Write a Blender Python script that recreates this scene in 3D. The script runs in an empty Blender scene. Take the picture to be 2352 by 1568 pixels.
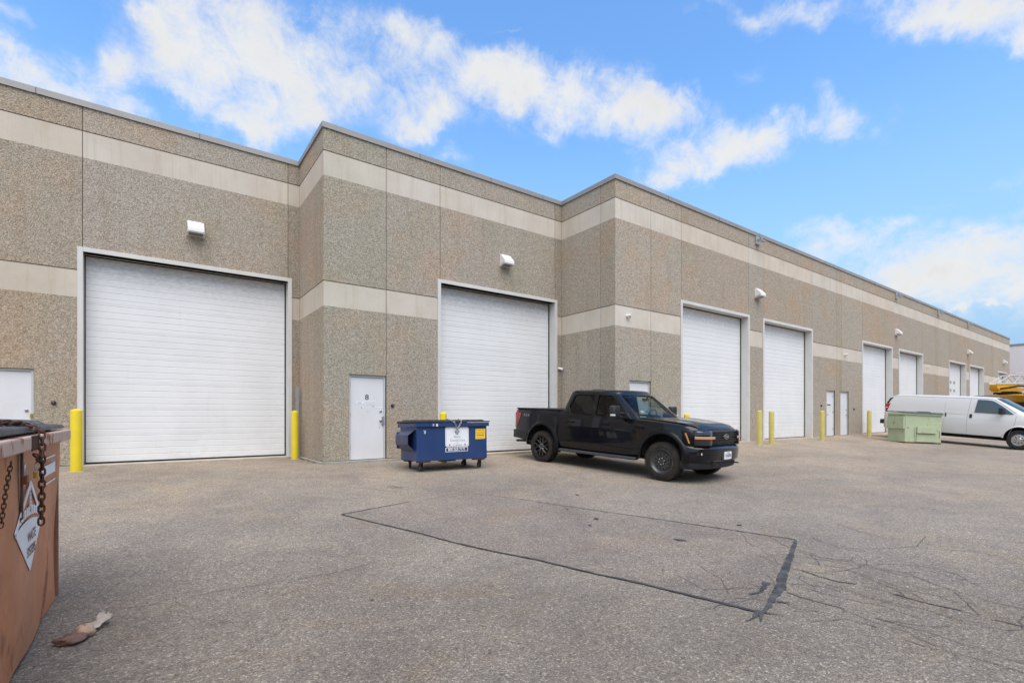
import bpy, bmesh, math, random
from mathutils import Vector, Matrix
R = math.radians
sc = bpy.context.scene
# ---------------------------------------------------------------- camera
CAMZ = 1.12
cam = bpy.data.objects.new('camera', bpy.data.cameras.new('camera'))
sc.collection.objects.link(cam); sc.camera = cam
cam.location = (0, 0, CAMZ); cam.rotation_euler = (R(90), 0, R(53.95 - 90))
cam.data.sensor_width = 36; cam.data.lens = 1142 / 2352 * 36; cam.data.shift_y = 169 / 2352
cam.data.clip_start = 0.05; cam.data.clip_end = 2000
sc.render.resolution_x = 1024; sc.render.resolution_y = 682
sc.view_settings.view_transform = 'Standard'; sc.view_settings.look = 'None'
sc.view_settings.gamma = 1; sc.view_settings.exposure = 0.42
# ---------------------------------------------------------------- sun and sky
SUN_EL, SUN_AZ = 60, 203                       # azimuth: compass degrees clockwise from +Y
sd = bpy.data.lights.new('sun', 'SUN'); sd.energy = 2.6; sd.angle = R(60); sd.color = (1, .945, .87)
so = bpy.data.objects.new('sun', sd); sc.collection.objects.link(so)
so.rotation_euler = (R(90 - SUN_EL), 0, R(180 - SUN_AZ))
w = bpy.data.worlds.new('World'); sc.world = w; w.use_nodes = True
nt = w.node_tree; N = nt.nodes; LK = nt.links; N.clear()
def wn(t, **k):
    n = N.new(t)
    for a, v in k.items(): setattr(n, a, v)
    return n
def wmath(op, a, b=None, clamp=False):
    n = wn('ShaderNodeMath', operation=op, use_clamp=clamp)
    for i, v in enumerate((a, b)):
        if v is None: continue
        if isinstance(v, (int, float)): n.inputs[i].default_value = v
        else: LK.new(v, n.inputs[i])
    return n.outputs[0]
out = wn('ShaderNodeOutputWorld'); bg = wn('ShaderNodeBackground'); bg.inputs['Strength'].default_value = 0.1
sky = wn('ShaderNodeTexSky', sky_type='NISHITA'); sky.sun_disc = False
sky.sun_elevation = R(SUN_EL); sky.sun_rotation = R(SUN_AZ); sky.air_density = 1.0; sky.dust_density = .6; sky.ozone_density = 2.2
tc = wn('ShaderNodeTexCoord'); gen = tc.outputs['Generated']
f_, cx_, hy_ = 1142., 1176., 953.
th_ = R(53.95); Fv = Vector((math.cos(th_), math.sin(th_), 0)); Rv = Vector((math.sin(th_), -math.cos(th_), 0))
def sdir(x, y): return (Fv + Rv * ((x - cx_) / f_) + Vector((0, 0, (hy_ - y) / f_))).normalized()
# clouds stand in fixed compass directions of the sky
blobs = [(30,185,140,85,25,1.5),(150,230,110,55,25,1.25),(262,190,48,75,0,1.2),(62,30,36,24,0,.5),(300,258,46,22,0,.5),
 (400,80,110,90,35,1.0),(520,130,170,140,20,1.3),(640,150,130,130,-20,1.3),(470,190,90,60,50,.85),(625,270,100,60,20,.9),(540,260,110,50,30,.5),(380,50,70,50,0,.5),
 (830,120,110,90,10,.55),(760,240,100,60,0,.4),(910,60,80,40,20,.5),(1010,110,170,42,22,.85),(1130,66,70,9,4,.5),(1010,215,130,75,-5,.95),(965,265,60,30,0,.7),(1105,170,110,50,10,.5),
 (1000,400,1,1,0,0),(1030,358,55,20,12,.65),
 (1230,205,130,70,5,.75),(1360,225,190,72,9,.8),(1475,225,130,50,10,.7),(1330,275,150,48,12,.6),(1540,240,110,40,0,.5),(1500,300,90,35,0,.45),(1300,150,60,50,-30,.35),
 (1560,380,90,42,-8,1.1),(1650,345,110,50,-15,1.15),(1760,330,95,48,0,1.0),(1790,280,70,34,10,.6),
 (1945,235,50,32,25,.8),(1945,295,60,32,15,.85),(2015,275,50,38,0,.55),(1740,160,34,30,0,.35),(1880,290,60,30,0,.4),
 (1800,10,85,36,0,.95),(1930,5,70,26,0,.7),(1650,0,60,14,0,.5),(2290,20,210,75,12,1.5),(2340,110,90,40,10,.9),(2120,25,90,45,10,.75),
 (1900,556,100,30,0,.9),(2010,525,60,16,-8,.55),(2130,600,330,64,3,.9),(2250,560,150,42,0,.8),(2060,645,260,50,4,.8),(2280,690,260,75,4,.8),(2130,480,90,14,0,.32),(2320,430,60,30,0,.5),(2330,500,60,30,0,.45),
 (2215,717,22,7,0,.8),(2282,720,22,6,0,.8),(420,420,1,1,0,0)]
def noise_n(scale, detail, rough, vec, dist=0):
    n = wn('ShaderNodeTexNoise'); n.inputs['Scale'].default_value = scale; n.inputs['Detail'].default_value = detail
    n.inputs['Roughness'].default_value = rough; n.inputs['Distortion'].default_value = dist; LK.new(vec, n.inputs['Vector']); return n
wq = noise_n(6.5, 5, .62, gen); ws = wn('ShaderNodeVectorMath', operation='SUBTRACT'); LK.new(wq.outputs['Color'], ws.inputs[0]); ws.inputs[1].default_value = (.5, .5, .5)
wm = wn('ShaderNodeVectorMath', operation='MULTIPLY_ADD'); LK.new(ws.outputs[0], wm.inputs[0]); wm.inputs[1].default_value = (.17, .17, .13); LK.new(gen, wm.inputs[2])
acc = None
for (x, y, a, b, rot, s) in blobs:
    if s <= 0: continue
    c = sdir(x, y); cr, sr = math.cos(R(rot)), math.sin(R(rot))
    e1 = sdir(x + a * cr, y + a * sr) - c; e2 = sdir(x - b * sr, y + b * cr) - c
    X = e1.normalized(); Z = c; Y = Z.cross(X).normalized(); X = Y.cross(Z).normalized()
    mat3 = Matrix((X, Y, Z)).transposed()
    mp = wn('ShaderNodeMapping', vector_type='TEXTURE')
    mp.inputs['Location'].default_value = c; mp.inputs['Rotation'].default_value = mat3.to_euler()
    mp.inputs['Scale'].default_value = (e1.length * 1.25, e2.length * 1.25, .6)
    LK.new(wm.outputs[0], mp.inputs['Vector'])
    ln = wn('ShaderNodeVectorMath', operation='LENGTH'); LK.new(mp.outputs[0], ln.inputs[0])
    mr = wn('ShaderNodeMapRange', interpolation_type='SMOOTHSTEP')
    mr.inputs[1].default_value = 1.5; mr.inputs[2].default_value = .0; mr.inputs[3].default_value = 0; mr.inputs[4].default_value = s
    LK.new(ln.outputs['Value'], mr.inputs[0])
    acc = mr.outputs[0] if acc is None else wmath('ADD', acc, mr.outputs[0])
acc = wmath('MINIMUM', acc, 1.7)
# broken cloud added behind and above the view, unseen, for less blue light
dt = wn('ShaderNodeVectorMath', operation='DOT_PRODUCT'); LK.new(gen, dt.inputs[0]); dt.inputs[1].default_value = sdir(1176, 560)
mr = wn('ShaderNodeMapRange', interpolation_type='SMOOTHSTEP'); LK.new(dt.outputs['Value'], mr.inputs[0])
mr.inputs[1].default_value = .58; mr.inputs[2].default_value = .30; mr.inputs[3].default_value = 0; mr.inputs[4].default_value = 1.15
acc = wmath('ADD', acc, mr.outputs[0])
sep = wn('ShaderNodeSeparateXYZ'); LK.new(gen, sep.inputs[0])
zz = wmath('ADD', wmath('MAXIMUM', sep.outputs[2], 0.0), .16)
dv = wn('ShaderNodeVectorMath', operation='SCALE'); LK.new(gen, dv.inputs[0]); LK.new(wmath('DIVIDE', 1.0, zz), dv.inputs['Scale'])
def noise(scale, detail, rough, vec, dist=0):
    n = wn('ShaderNodeTexNoise'); n.inputs['Scale'].default_value = scale; n.inputs['Detail'].default_value = detail
    n.inputs['Roughness'].default_value = rough; n.inputs['Distortion'].default_value = dist; LK.new(vec, n.inputs['Vector']); return n.outputs['Fac']
n1 = noise(2.6, 9, .58, dv.outputs[0], .35); n2 = noise(9, 7, .6, gen, .2)
n3 = noise(20, 9, .72, gen, .5)
nn = wmath('ADD', wmath('ADD', wmath('MULTIPLY', wmath('SUBTRACT', n1, .5), 3.0), wmath('MULTIPLY', wmath('SUBTRACT', n2, .5), 4.0)), wmath('MULTIPLY', wmath('SUBTRACT', n3, .5), 3.4))
dens = wmath('ADD', wmath('SUBTRACT', acc, .10), wmath('MULTIPLY', nn, wmath('ADD', wmath('MULTIPLY', wmath('MINIMUM', acc, .8), .85), .10)))
mr = wn('ShaderNodeMapRange', interpolation_type='SMOOTHSTEP'); LK.new(dens, mr.inputs[0])
mr.inputs[1].default_value = .0; mr.inputs[2].default_value = 1.95
dfac = wmath('MULTIPLY', mr.outputs[0], .97)
shade = wn('ShaderNodeMix', data_type='RGBA'); shade.inputs['A'].default_value = (6.95, 7.0, 7.0, 1); shade.inputs['B'].default_value = (5.75, 5.75, 5.7, 1)
LK.new(wmath('MULTIPLY', n2, wmath('MULTIPLY', dens, .55), clamp=True), shade.inputs['Factor'])
hs = wn('ShaderNodeHueSaturation'); hs.inputs['Saturation'].default_value = 1.18; hs.inputs['Value'].default_value = 2.45; hs.inputs['Hue'].default_value = .499
LK.new(sky.outputs[0], hs.inputs['Color'])
hz = wn('ShaderNodeMix', data_type='RGBA'); hz.inputs['B'].default_value = (2.8, 4.5, 6.4, 1)
mr = wn('ShaderNodeMapRange', interpolation_type='SMOOTHSTEP'); LK.new(sep.outputs[2], mr.inputs[0])
mr.inputs[1].default_value = .55; mr.inputs[2].default_value = .05; mr.inputs[4].default_value = 1.0
LK.new(mr.outputs[0], hz.inputs['Factor']); LK.new(hs.outputs[0], hz.inputs['A'])
mx = wn('ShaderNodeMix', data_type='RGBA'); LK.new(dfac, mx.inputs['Factor']); LK.new(hz.outputs['Result'], mx.inputs['A']); LK.new(shade.outputs['Result'], mx.inputs['B'])
LK.new(mx.outputs['Result'], bg.inputs['Color']); LK.new(bg.outputs[0], out.inputs['Surface'])

# ---------------------------------------------------------------- helpers
COL = sc.collection
def tag(o, label=None, cat=None, group=None, kind=None):
    if label: o['label'] = label
    if cat: o['category'] = cat
    if group: o['group'] = group
    if kind: o['kind'] = kind
    return o
def thing(name, label, cat, loc=(0, 0, 0), rz=0, group=None):
    o = bpy.data.objects.new(name, None); COL.objects.link(o); o.empty_display_size = .2
    o.location = loc; o.rotation_euler = (0, 0, rz); return tag(o, label, cat, group)
def copy_tree(o, parent=None):
    c = o.copy(); COL.objects.link(c)
    if parent: c.parent = parent
    for ch in list(o.children): copy_tree(ch, c)
    return c
class MB:
    def __init__(s): s.v = []; s.f = []; s.mi = []; s.c = []; s.m = Matrix.Identity(4); s.mat = 0; s.tint = (1, 1, 1)
    def add(s, vs, fs, mi=None):
        b = len(s.v)
        for p in vs: s.v.append(tuple(s.m @ Vector(p)))
        for fc in fs: s.f.append([b + i for i in fc]); s.mi.append(s.mat if mi is None else mi); s.c.append(s.tint)
        return s
    def box(s, x0, x1, y0, y1, z0, z1, mi=None):
        return s.add([(x0,y0,z0),(x1,y0,z0),(x1,y1,z0),(x0,y1,z0),(x0,y0,z1),(x1,y0,z1),(x1,y1,z1),(x0,y1,z1)],
                     [(0,3,2,1),(4,5,6,7),(0,1,5,4),(1,2,6,5),(2,3,7,6),(3,0,4,7)], mi)
    def cbox(s, c, d, mat3=None, mi=None):
        vs = []
        for k in ((-1,-1,-1),(1,-1,-1),(1,1,-1),(-1,1,-1),(-1,-1,1),(1,-1,1),(1,1,1),(-1,1,1)):
            p = Vector((k[0]*d[0]/2, k[1]*d[1]/2, k[2]*d[2]/2))
            if mat3 is not None: p = mat3 @ p
            vs.append(tuple(p + Vector(c)))
        return s.add(vs, [(0,3,2,1),(4,5,6,7),(0,1,5,4),(1,2,6,5),(2,3,7,6),(3,0,4,7)], mi)
    def prism(s, poly, axis, a, b, mi=None):
        # poly: 2-D points; axis 'x': (y,z), 'y': (x,z), 'z': (x,y)
        n = len(poly)
        def P(p, t): return {'x': (t, p[0], p[1]), 'y': (p[0], t, p[1]), 'z': (p[0], p[1], t)}[axis]
        vs = [P(p, a) for p in poly] + [P(p, b) for p in poly]
        fs = [tuple(range(n))[::-1], tuple(range(n, 2 * n))] + [(i, (i+1) % n, n + (i+1) % n, n + i) for i in range(n)]
        return s.add(vs, fs, mi)
    def tube(s, pts, r, n=8, closed=False, mi=None, caps=True):
        pts = [Vector(p) for p in pts]; m = len(pts); vs = []; fs = []
        up = None
        for i, p in enumerate(pts):
            if closed: t = pts[(i+1) % m] - pts[i-1]
            else: t = pts[min(i+1, m-1)] - pts[max(i-1, 0)]
            t.normalize()
            if up is None:
                up = Vector((0, 0, 1)) if abs(t.z) < .9 else Vector((1, 0, 0))
            a = (up - t * up.dot(t)); a = a.normalized() if a.length > 1e-6 else t.orthogonal().normalized(); up = a; b = t.cross(a)
            rr = r[i] if isinstance(r, (list, tuple)) else r
            for k in range(n):
                q = 2 * math.pi * k / n; vs.append(tuple(p + a * (rr * math.cos(q)) + b * (rr * math.sin(q))))
        for i in range(m if closed else m - 1):
            j = (i + 1) % m
            for k in range(n): l = (k + 1) % n; fs.append((i*n+k, i*n+l, j*n+l, j*n+k))
        if not closed and caps: fs += [tuple(range(n))[::-1], tuple(range((m-1)*n, m*n))]
        return s.add(vs, fs, mi)
    def lathe(s, prof, c, axis, n=32, mi=None, cap=True):
        # prof: (r, h) along axis
        vs = []; fs = []; c = Vector(c)
        ax = {'x': (Vector((1,0,0)), Vector((0,1,0)), Vector((0,0,1))), 'y': (Vector((0,1,0)), Vector((0,0,1)), Vector((1,0,0))), 'z': (Vector((0,0,1)), Vector((1,0,0)), Vector((0,1,0)))}[axis]
        for (r, h) in prof:
            for k in range(n):
                q = 2 * math.pi * k / n; vs.append(tuple(c + ax[0]*h + ax[1]*(r*math.cos(q)) + ax[2]*(r*math.sin(q))))
        for i in range(len(prof) - 1):
            for k in range(n): l = (k+1) % n; fs.append((i*n+k, i*n+l, (i+1)*n+l, (i+1)*n+k))
        if cap: fs += [tuple(range(n))[::-1], tuple(range((len(prof)-1)*n, len(prof)*n))]
        return s.add(vs, fs, mi)
    def loft(s, rings, cap=True, mi=None):
        n = len(rings[0]); vs = [p for r in rings for p in r]; fs = []
        for i in range(len(rings) - 1):
            for k in range(n): l = (k+1) % n; fs.append((i*n+k, i*n+l, (i+1)*n+l, (i+1)*n+k))
        if cap: fs += [tuple(range(n))[::-1], tuple(range((len(rings)-1)*n, len(rings)*n))]
        return s.add(vs, fs, mi)
    def grid(s, fn, nu, nv, mi=None, thick=None):
        vs = [fn(i / nu, j / nv) for j in range(nv + 1) for i in range(nu + 1)]
        fs = [(j*(nu+1)+i, j*(nu+1)+i+1, (j+1)*(nu+1)+i+1, (j+1)*(nu+1)+i) for j in range(nv) for i in range(nu)]
        return s.add(vs, fs, mi)
    def build(s, name, mats, parent=None, smooth=None, bevel=0, seg=2, solid=0, fix=True):
        me = bpy.data.meshes.new(name); me.from_pydata(s.v, [], s.f)
        if not isinstance(mats, (list, tuple)): mats = [mats]
        for m in mats: me.materials.append(m)
        me.polygons.foreach_set('material_index', s.mi)
        if any(c != (1, 1, 1) for c in s.c):
            at = me.color_attributes.new('tint', 'FLOAT_COLOR', 'CORNER'); k = 0
            for p in me.polygons:
                for li in p.loop_indices: at.data[li].color = (*s.c[p.index], 1)
        if fix:
            bm = bmesh.new(); bm.from_mesh(me); bmesh.ops.recalc_face_normals(bm, faces=bm.faces); bm.to_mesh(me); bm.free()
        if smooth is not None:
            me.polygons.foreach_set('use_smooth', [True] * len(me.polygons)); me.set_sharp_from_angle(angle=R(smooth))
        me.update(); o = bpy.data.objects.new(name, me); COL.objects.link(o)
        if parent: o.parent = parent
        if solid:
            md = o.modifiers.new('solid', 'SOLIDIFY'); md.thickness = solid; md.offset = -1
        if bevel:
            md = o.modifiers.new('bevel', 'BEVEL'); md.width = bevel; md.segments = seg; md.limit_method = 'ANGLE'; md.angle_limit = R(35)
        return o
def bake(o):
    dg = bpy.context.evaluated_depsgraph_get(); me = bpy.data.meshes.new_from_object(o.evaluated_get(dg))
    o.modifiers.clear(); o.data = me; return o
def text(body, size, mat, parent, M4, name='lettering', ext=.0015, align='CENTER', xs=1, off=0, spacing=1):
    cu = bpy.data.curves.new('t', 'FONT'); cu.body = body; cu.size = size; cu.extrude = ext; cu.align_x = align; cu.align_y = 'CENTER'; cu.offset = off
    cu.resolution_u = 3; cu.space_character = spacing
    o = bpy.data.objects.new('t', cu); COL.objects.link(o)
    dg = bpy.context.evaluated_depsgraph_get(); me = bpy.data.meshes.new_from_object(o.evaluated_get(dg))
    bpy.data.objects.remove(o); me.transform(M4 @ Matrix.Diagonal((xs, 1, 1, 1)))
    me.materials.clear(); me.materials.append(mat); me.name = name
    q = bpy.data.objects.new(name, me); COL.objects.link(q); q.parent = parent; return q
def frame(o, ex, ey): # matrix with origin o, x axis ex, y axis ey
    ex = Vector(ex).normalized(); ey = Vector(ey); ez = ex.cross(ey).normalized(); ey = ez.cross(ex)
    m = Matrix((ex, ey, ez)).transposed().to_4x4(); m.translation = Vector(o); return m

# ---------------------------------------------------------------- materials
class NT:
    def __init__(s, name):
        s.m = bpy.data.materials.new(name); s.m.use_nodes = True; s.t = s.m.node_tree; s.t.nodes.clear()
        s.o = s.n('ShaderNodeOutputMaterial'); s.b = s.n('ShaderNodeBsdfPrincipled'); s.l(s.b.outputs[0], s.o.inputs[0]); s.tc = s.n('ShaderNodeTexCoord')
    def n(s, t, **k):
        x = s.t.nodes.new(t)
        for a, v in k.items(): setattr(x, a, v)
        return x
    def l(s, a, b): s.t.links.new(a, b)
    def set(s, sock, v):
        if isinstance(v, (int, float)): sock.default_value = v
        elif isinstance(v, (tuple, list)): sock.default_value = (*v, 1) if len(v) == 3 and len(sock.default_value) == 4 else v
        else: s.l(v, sock)
    def math(s, op, a, b=0, clamp=False):
        x = s.n('ShaderNodeMath', operation=op, use_clamp=clamp); s.set(x.inputs[0], a); s.set(x.inputs[1], b); return x.outputs[0]
    def vec(s, scale=(1, 1, 1), src='Object', loc=(0, 0, 0)):
        mp = s.n('ShaderNodeMapping'); mp.inputs['Scale'].default_value = scale; mp.inputs['Location'].default_value = loc; s.l(s.tc.outputs[src], mp.inputs[0]); return mp.outputs[0]
    def noise(s, scale, detail=4, rough=.55, vec=None, dist=0):
        x = s.n('ShaderNodeTexNoise'); x.inputs['Scale'].default_value = scale; x.inputs['Detail'].default_value = detail; x.inputs['Roughness'].default_value = rough
        x.inputs['Distortion'].default_value = dist; s.l(vec if vec is not None else s.tc.outputs['Object'], x.inputs['Vector']); return x.outputs['Fac']
    def vor(s, scale, vec=None, out='Color', feat='F1'):
        x = s.n('ShaderNodeTexVoronoi', feature=feat); x.inputs['Scale'].default_value = scale; s.l(vec if vec is not None else s.tc.outputs['Object'], x.inputs['Vector']); return x.outputs[out]
    def ramp(s, fac, pts, interp='LINEAR'):
        x = s.n('ShaderNodeValToRGB'); x.color_ramp.interpolation = interp; e = x.color_ramp.elements
        while len(e) < len(pts): e.new(.5)
        for i, (p, c) in enumerate(pts): e[i].position = p; e[i].color = (*c, 1) if isinstance(c, (tuple, list)) else (c, c, c, 1)
        s.l(fac, x.inputs[0]); return x.outputs[0]
    def mix(s, a, b, fac, mode='MIX'):
        x = s.n('ShaderNodeMix', data_type='RGBA', blend_type=mode); s.set(x.inputs['Factor'], fac); s.set(x.inputs['A'], a); s.set(x.inputs['B'], b); return x.outputs['Result']
    def rng(s, v, a, b, c=0, d=1, smooth=False):
        x = s.n('ShaderNodeMapRange', interpolation_type='SMOOTHSTEP' if smooth else 'LINEAR'); s.l(v, x.inputs[0])
        for i, q in enumerate((a, b, c, d)): x.inputs[i+1].default_value = q
        return x.outputs[0]
    def bump(s, h, dist, strength=1):
        x = s.n('ShaderNodeBump'); x.inputs['Distance'].default_value = dist; x.inputs['Strength'].default_value = strength; s.l(h, x.inputs['Height']); s.l(x.outputs[0], s.b.inputs['Normal'])
def pm(name, col, rough=.5, metal=0, var=.12, vs=5, bump=0, bs=60, coat=0, rust=0, rustc=(.16, .06, .025), rs=6, dirt=0, dirtc=(.2, .18, .15), streak=False, spec=.5, rthr=.6):
    t = NT(name); c = t.mix(col, tuple(x * (1 - var) for x in col), t.rng(t.noise(vs, 5, .6), .3, .7))
    if dirt: c = t.mix(c, dirtc, t.math('MULTIPLY', t.rng(t.noise(vs * .7, 7, .65, t.vec((1, 1, .25) if streak else (1, 1, 1), loc=(3, 5, 1))), .42, .75), dirt))
    if rust: c = t.mix(c, rustc, t.math('MULTIPLY', t.rng(t.noise(rs, 9, .7, t.vec((1, 1, .45) if streak else (1, 1, 1), loc=(7, 2, 4))), rthr, rthr + .05), rust))
    t.l(c, t.b.inputs['Base Color']); t.b.inputs['Metallic'].default_value = metal; t.b.inputs['Specular IOR Level'].default_value = spec
    t.l(t.rng(t.noise(vs * 2, 4, .6), .3, .7, max(.02, rough - .06), min(1, rough + .08)), t.b.inputs['Roughness'])
    if coat: t.b.inputs['Coat Weight'].default_value = coat; t.b.inputs['Coat Roughness'].default_value = .04
    if bump: t.bump(t.noise(bs, 5, .6), bump)
    return t.m
def mat_aggregate():
    t = NT('exposed_aggregate'); 
    v = t.n('ShaderNodeSeparateColor'); t.l(t.vor(66), v.inputs[0]); v2 = t.n('ShaderNodeSeparateColor'); t.l(t.vor(120), v2.inputs[0])
    c1 = t.ramp(v.outputs[0], [(0, (.11, .092, .066)), (.22, (.25, .215, .16)), (.55, (.39, .345, .275)), (.82, (.51, .465, .385)), (1, (.66, .62, .55))])
    c2 = t.ramp(v2.outputs[1], [(0, (.12, .10, .08)), (.4, (.33, .285, .235)), (.8, (.47, .42, .355)), (1, (.60, .55, .49))])
    c = t.mix(c1, c2, .45)
    cl = t.noise(17, 6, .75); c = t.mix(c, t.ramp(cl, [(.3, .88), (.5, 1.0), (.7, 1.10)]), 1, 'MULTIPLY')
    c = t.mix(c, (1.03, 1.02, 1.015), 1, 'MULTIPLY'); c = t.mix(c, (1.10, .965, .87), t.rng(t.noise(.55, 3, .6), .48, .72), 'MULTIPLY')
    c = t.mix(c, (.93, .955, .90), t.rng(t.noise(.8, 3, .6, t.vec((1, 1, .6), loc=(9, 3, 2))), .5, .75), 'MULTIPLY')
    st = t.noise(3.2, 5, .6, t.vec((1, 1, .10)), .2); c = t.mix(c, (.86, .81, .75), t.rng(st, .56, .82), 'MULTIPLY')
    at = t.n('ShaderNodeAttribute', attribute_name='tint'); c = t.mix(c, at.outputs['Color'], 1, 'MULTIPLY')
    t.l(c, t.b.inputs['Base Color']); t.b.inputs['Roughness'].default_value = .93; t.b.inputs['Specular IOR Level'].default_value = .25
    h = t.math('ADD', t.math('MULTIPLY', t.vor(66, out='Distance'), -1), t.math('MULTIPLY', t.noise(30, 4, .6), .8)); t.bump(h, .008, .8)
    return t.m
def mat_band():
    t = NT('smooth_concrete'); c = t.mix((.60, .545, .465), (.53, .47, .39), t.rng(t.noise(1.1, 5, .6), .35, .7))
    st = t.noise(7, 5, .65, t.vec((1, 1, .07)), .1); c = t.mix(c, (.80, .73, .62), t.math('MULTIPLY', t.rng(st, .52, .75), .55), 'MULTIPLY')
    c = t.mix(c, t.ramp(t.noise(60, 3, .6), [(.3, .95), (.7, 1.04)]), 1, 'MULTIPLY')
    at = t.n('ShaderNodeAttribute', attribute_name='tint'); c = t.mix(c, at.outputs['Color'], .8, 'MULTIPLY')
    t.l(c, t.b.inputs['Base Color']); t.b.inputs['Roughness'].default_value = .85; t.bump(t.noise(80, 4, .6), .002); return t.m
def mat_door():
    t = NT('white_door_steel'); c = t.mix((.79, .795, .79), (.72, .725, .72), t.rng(t.noise(.9, 5, .6), .3, .75))
    sp = t.n('ShaderNodeSeparateXYZ'); t.l(t.tc.outputs['Object'], sp.inputs[0])
    g = t.rng(sp.outputs[2], 3.9, 4.75, 0, 1); c = t.mix(c, (.30, .29, .25), t.math('MULTIPLY', g, t.rng(t.noise(14, 8, .75, t.vec((.6, 1, 1.4))), .38, .66, 0, .6)))
    g2 = t.rng(sp.outputs[2], .9, 0, 0, 1); c = t.mix(c, (.5, .47, .42), t.math('MULTIPLY', g2, t.rng(t.noise(5, 7, .7), .45, .75, 0, .35)))
    st = t.noise(9, 4, .6, t.vec((1, 1, .05))); c = t.mix(c, (.62, .62, .60), t.rng(st, .6, .8, 0, .35))
    t.l(c, t.b.inputs['Base Color']); t.b.inputs['Roughness'].default_value = .42; t.bump(t.noise(2.2, 3, .5), .012, .5); return t.m
def mat_asphalt(name, dark=1.0, warm=(1, 1, 1)):
    t = NT(name); g = t.n('ShaderNodeNewGeometry'); mp = t.n('ShaderNodeMapping'); t.l(g.outputs['Position'], mp.inputs[0]); P = mp.outputs[0]
    a = t.n('ShaderNodeSeparateColor'); t.l(t.vor(95, P), a.inputs[0]); b = t.n('ShaderNodeSeparateColor'); t.l(t.vor(190, P), b.inputs[0])
    d = t.n('ShaderNodeSeparateColor'); t.l(t.vor(48, P), d.inputs[0])
    c = t.ramp(a.outputs[0], [(0, (.09, .077, .066)), (.25, (.18, .158, .14)), (.6, (.25, .221, .197)), (.88, (.32, .285, .25)), (.93, (.44, .40, .355)), (1, (.66, .61, .55))])
    c = t.mix(c, t.ramp(b.outputs[1], [(0, (.11, .096, .084)), (.5, (.245, .216, .193)), (1, (.41, .37, .33))]), .45)
    c = t.mix(c, t.ramp(d.outputs[2], [(0, .66), (.1, 1), (.92, 1), (1, 1.45)]), .8, 'MULTIPLY')
    c = t.mix(c, t.ramp(t.noise(22, 6, .7, P), [(.3, .80), (.7, 1.2)]), .8, 'MULTIPLY')
    sp = t.n('ShaderNodeSeparateXYZ'); t.l(P, sp.inputs[0])
    c = t.mix(c, t.ramp(t.noise(.45, 6, .6, P, .6), [(.32, (.86, .84, .83)), (.5, (1, 1, 1)), (.68, (1.15, 1.12, 1.08))]), 1, 'MULTIPLY')
    c = t.mix(c, t.ramp(t.noise(1.7, 6, .62, P, 1.0), [(.35, (.90, .89, .90)), (.65, (1.07, 1.06, 1.03))]), 1, 'MULTIPLY')
    # tan dust between the buildings' foot and the yard, worn into streaks
    du = t.rng(sp.outputs[1], 5.0, 11.0, 0, 1, True); c = t.mix(c, (1.26, 1.19, 1.09), t.math('MULTIPLY', du, t.rng(t.noise(.8, 6, .65, P, .8), .30, .62)), 'MULTIPLY')
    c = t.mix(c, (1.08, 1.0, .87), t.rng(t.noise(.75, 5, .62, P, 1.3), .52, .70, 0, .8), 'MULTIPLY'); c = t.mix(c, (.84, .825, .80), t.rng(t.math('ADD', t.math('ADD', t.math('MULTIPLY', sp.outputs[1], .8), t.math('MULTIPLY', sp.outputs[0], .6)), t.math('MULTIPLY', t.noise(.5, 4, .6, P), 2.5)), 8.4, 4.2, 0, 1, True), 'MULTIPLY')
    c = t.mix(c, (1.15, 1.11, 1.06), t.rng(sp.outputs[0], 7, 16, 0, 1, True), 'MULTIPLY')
    # oil and tyre marks
    c = t.mix(c, (.70, .69, .68), t.rng(t.noise(1.3, 7, .68, P, 1.6), .63, .74, 0, .8), 'MULTIPLY')
    c = t.mix(c, (1.0, .988, .942), 1, 'MULTIPLY')
    if dark != 1: c = t.mix(c, tuple(dark * q for q in warm), 1, 'MULTIPLY')
    t.l(c, t.b.inputs['Base Color']); t.b.inputs['Roughness'].default_value = .9; t.b.inputs['Specular IOR Level'].default_value = .3
    h = t.math('ADD', t.math('MULTIPLY', t.vor(95, P, 'Distance'), -1.0), t.noise(60, 4, .6, P)); t.bump(h, .006, .9); return t.m
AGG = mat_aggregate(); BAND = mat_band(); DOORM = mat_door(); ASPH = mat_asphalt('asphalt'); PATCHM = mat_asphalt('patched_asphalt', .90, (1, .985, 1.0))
JOINT = pm('panel_joint', (.21, .165, .12), .9, var=.3); WHITE = pm('white_frame_paint', (.66, .65, .62), .55, var=.1, vs=2, dirt=.35, dirtc=(.45, .41, .35), streak=True)
WDOOR = pm('white_door_paint', (.72, .72, .73), .45, var=.06, vs=2, dirt=.18, dirtc=(.5, .46, .42)); COPE = pm('grey_flashing', (.33, .32, .30), .45, metal=.3, var=.12, vs=1)
RUBBER = pm('black_rubber', (.018, .018, .018), .8, var=.3); SILL = pm('threshold_concrete', (.52, .45, .36), .9, var=.25, vs=4, bump=.003, dirt=.5, dirtc=(.25, .22, .18))
FOOT = pm('footing_concrete', (.46, .43, .38), .92, var=.35, vs=3, bump=.006, bs=25, dirt=.6, dirtc=(.14, .12, .10)); YEL = pm('yellow_bollard_paint', (.80, .62, .015), .5, var=.12, vs=3, rust=.8, rs=9, rthr=.68, dirt=.22, dirtc=(.40, .33, .08), streak=True)
YEL2 = pm('faded_yellow_paint', (.58, .50, .12), .55, var=.14, vs=3, rust=.6, rs=9, rthr=.70, dirt=.4, streak=True, dirtc=(.4, .33, .2)); STEEL = pm('brushed_steel', (.5, .5, .5), .3, metal=.9, var=.2)
BLACKP = pm('black_plastic', (.02, .02, .021), .55, var=.3, vs=20); GALV = pm('galvanised_steel', (.45, .47, .48), .4, metal=.6, var=.15); ROOFM = pm('roof_membrane', (.25, .24, .23), .9)
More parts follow.
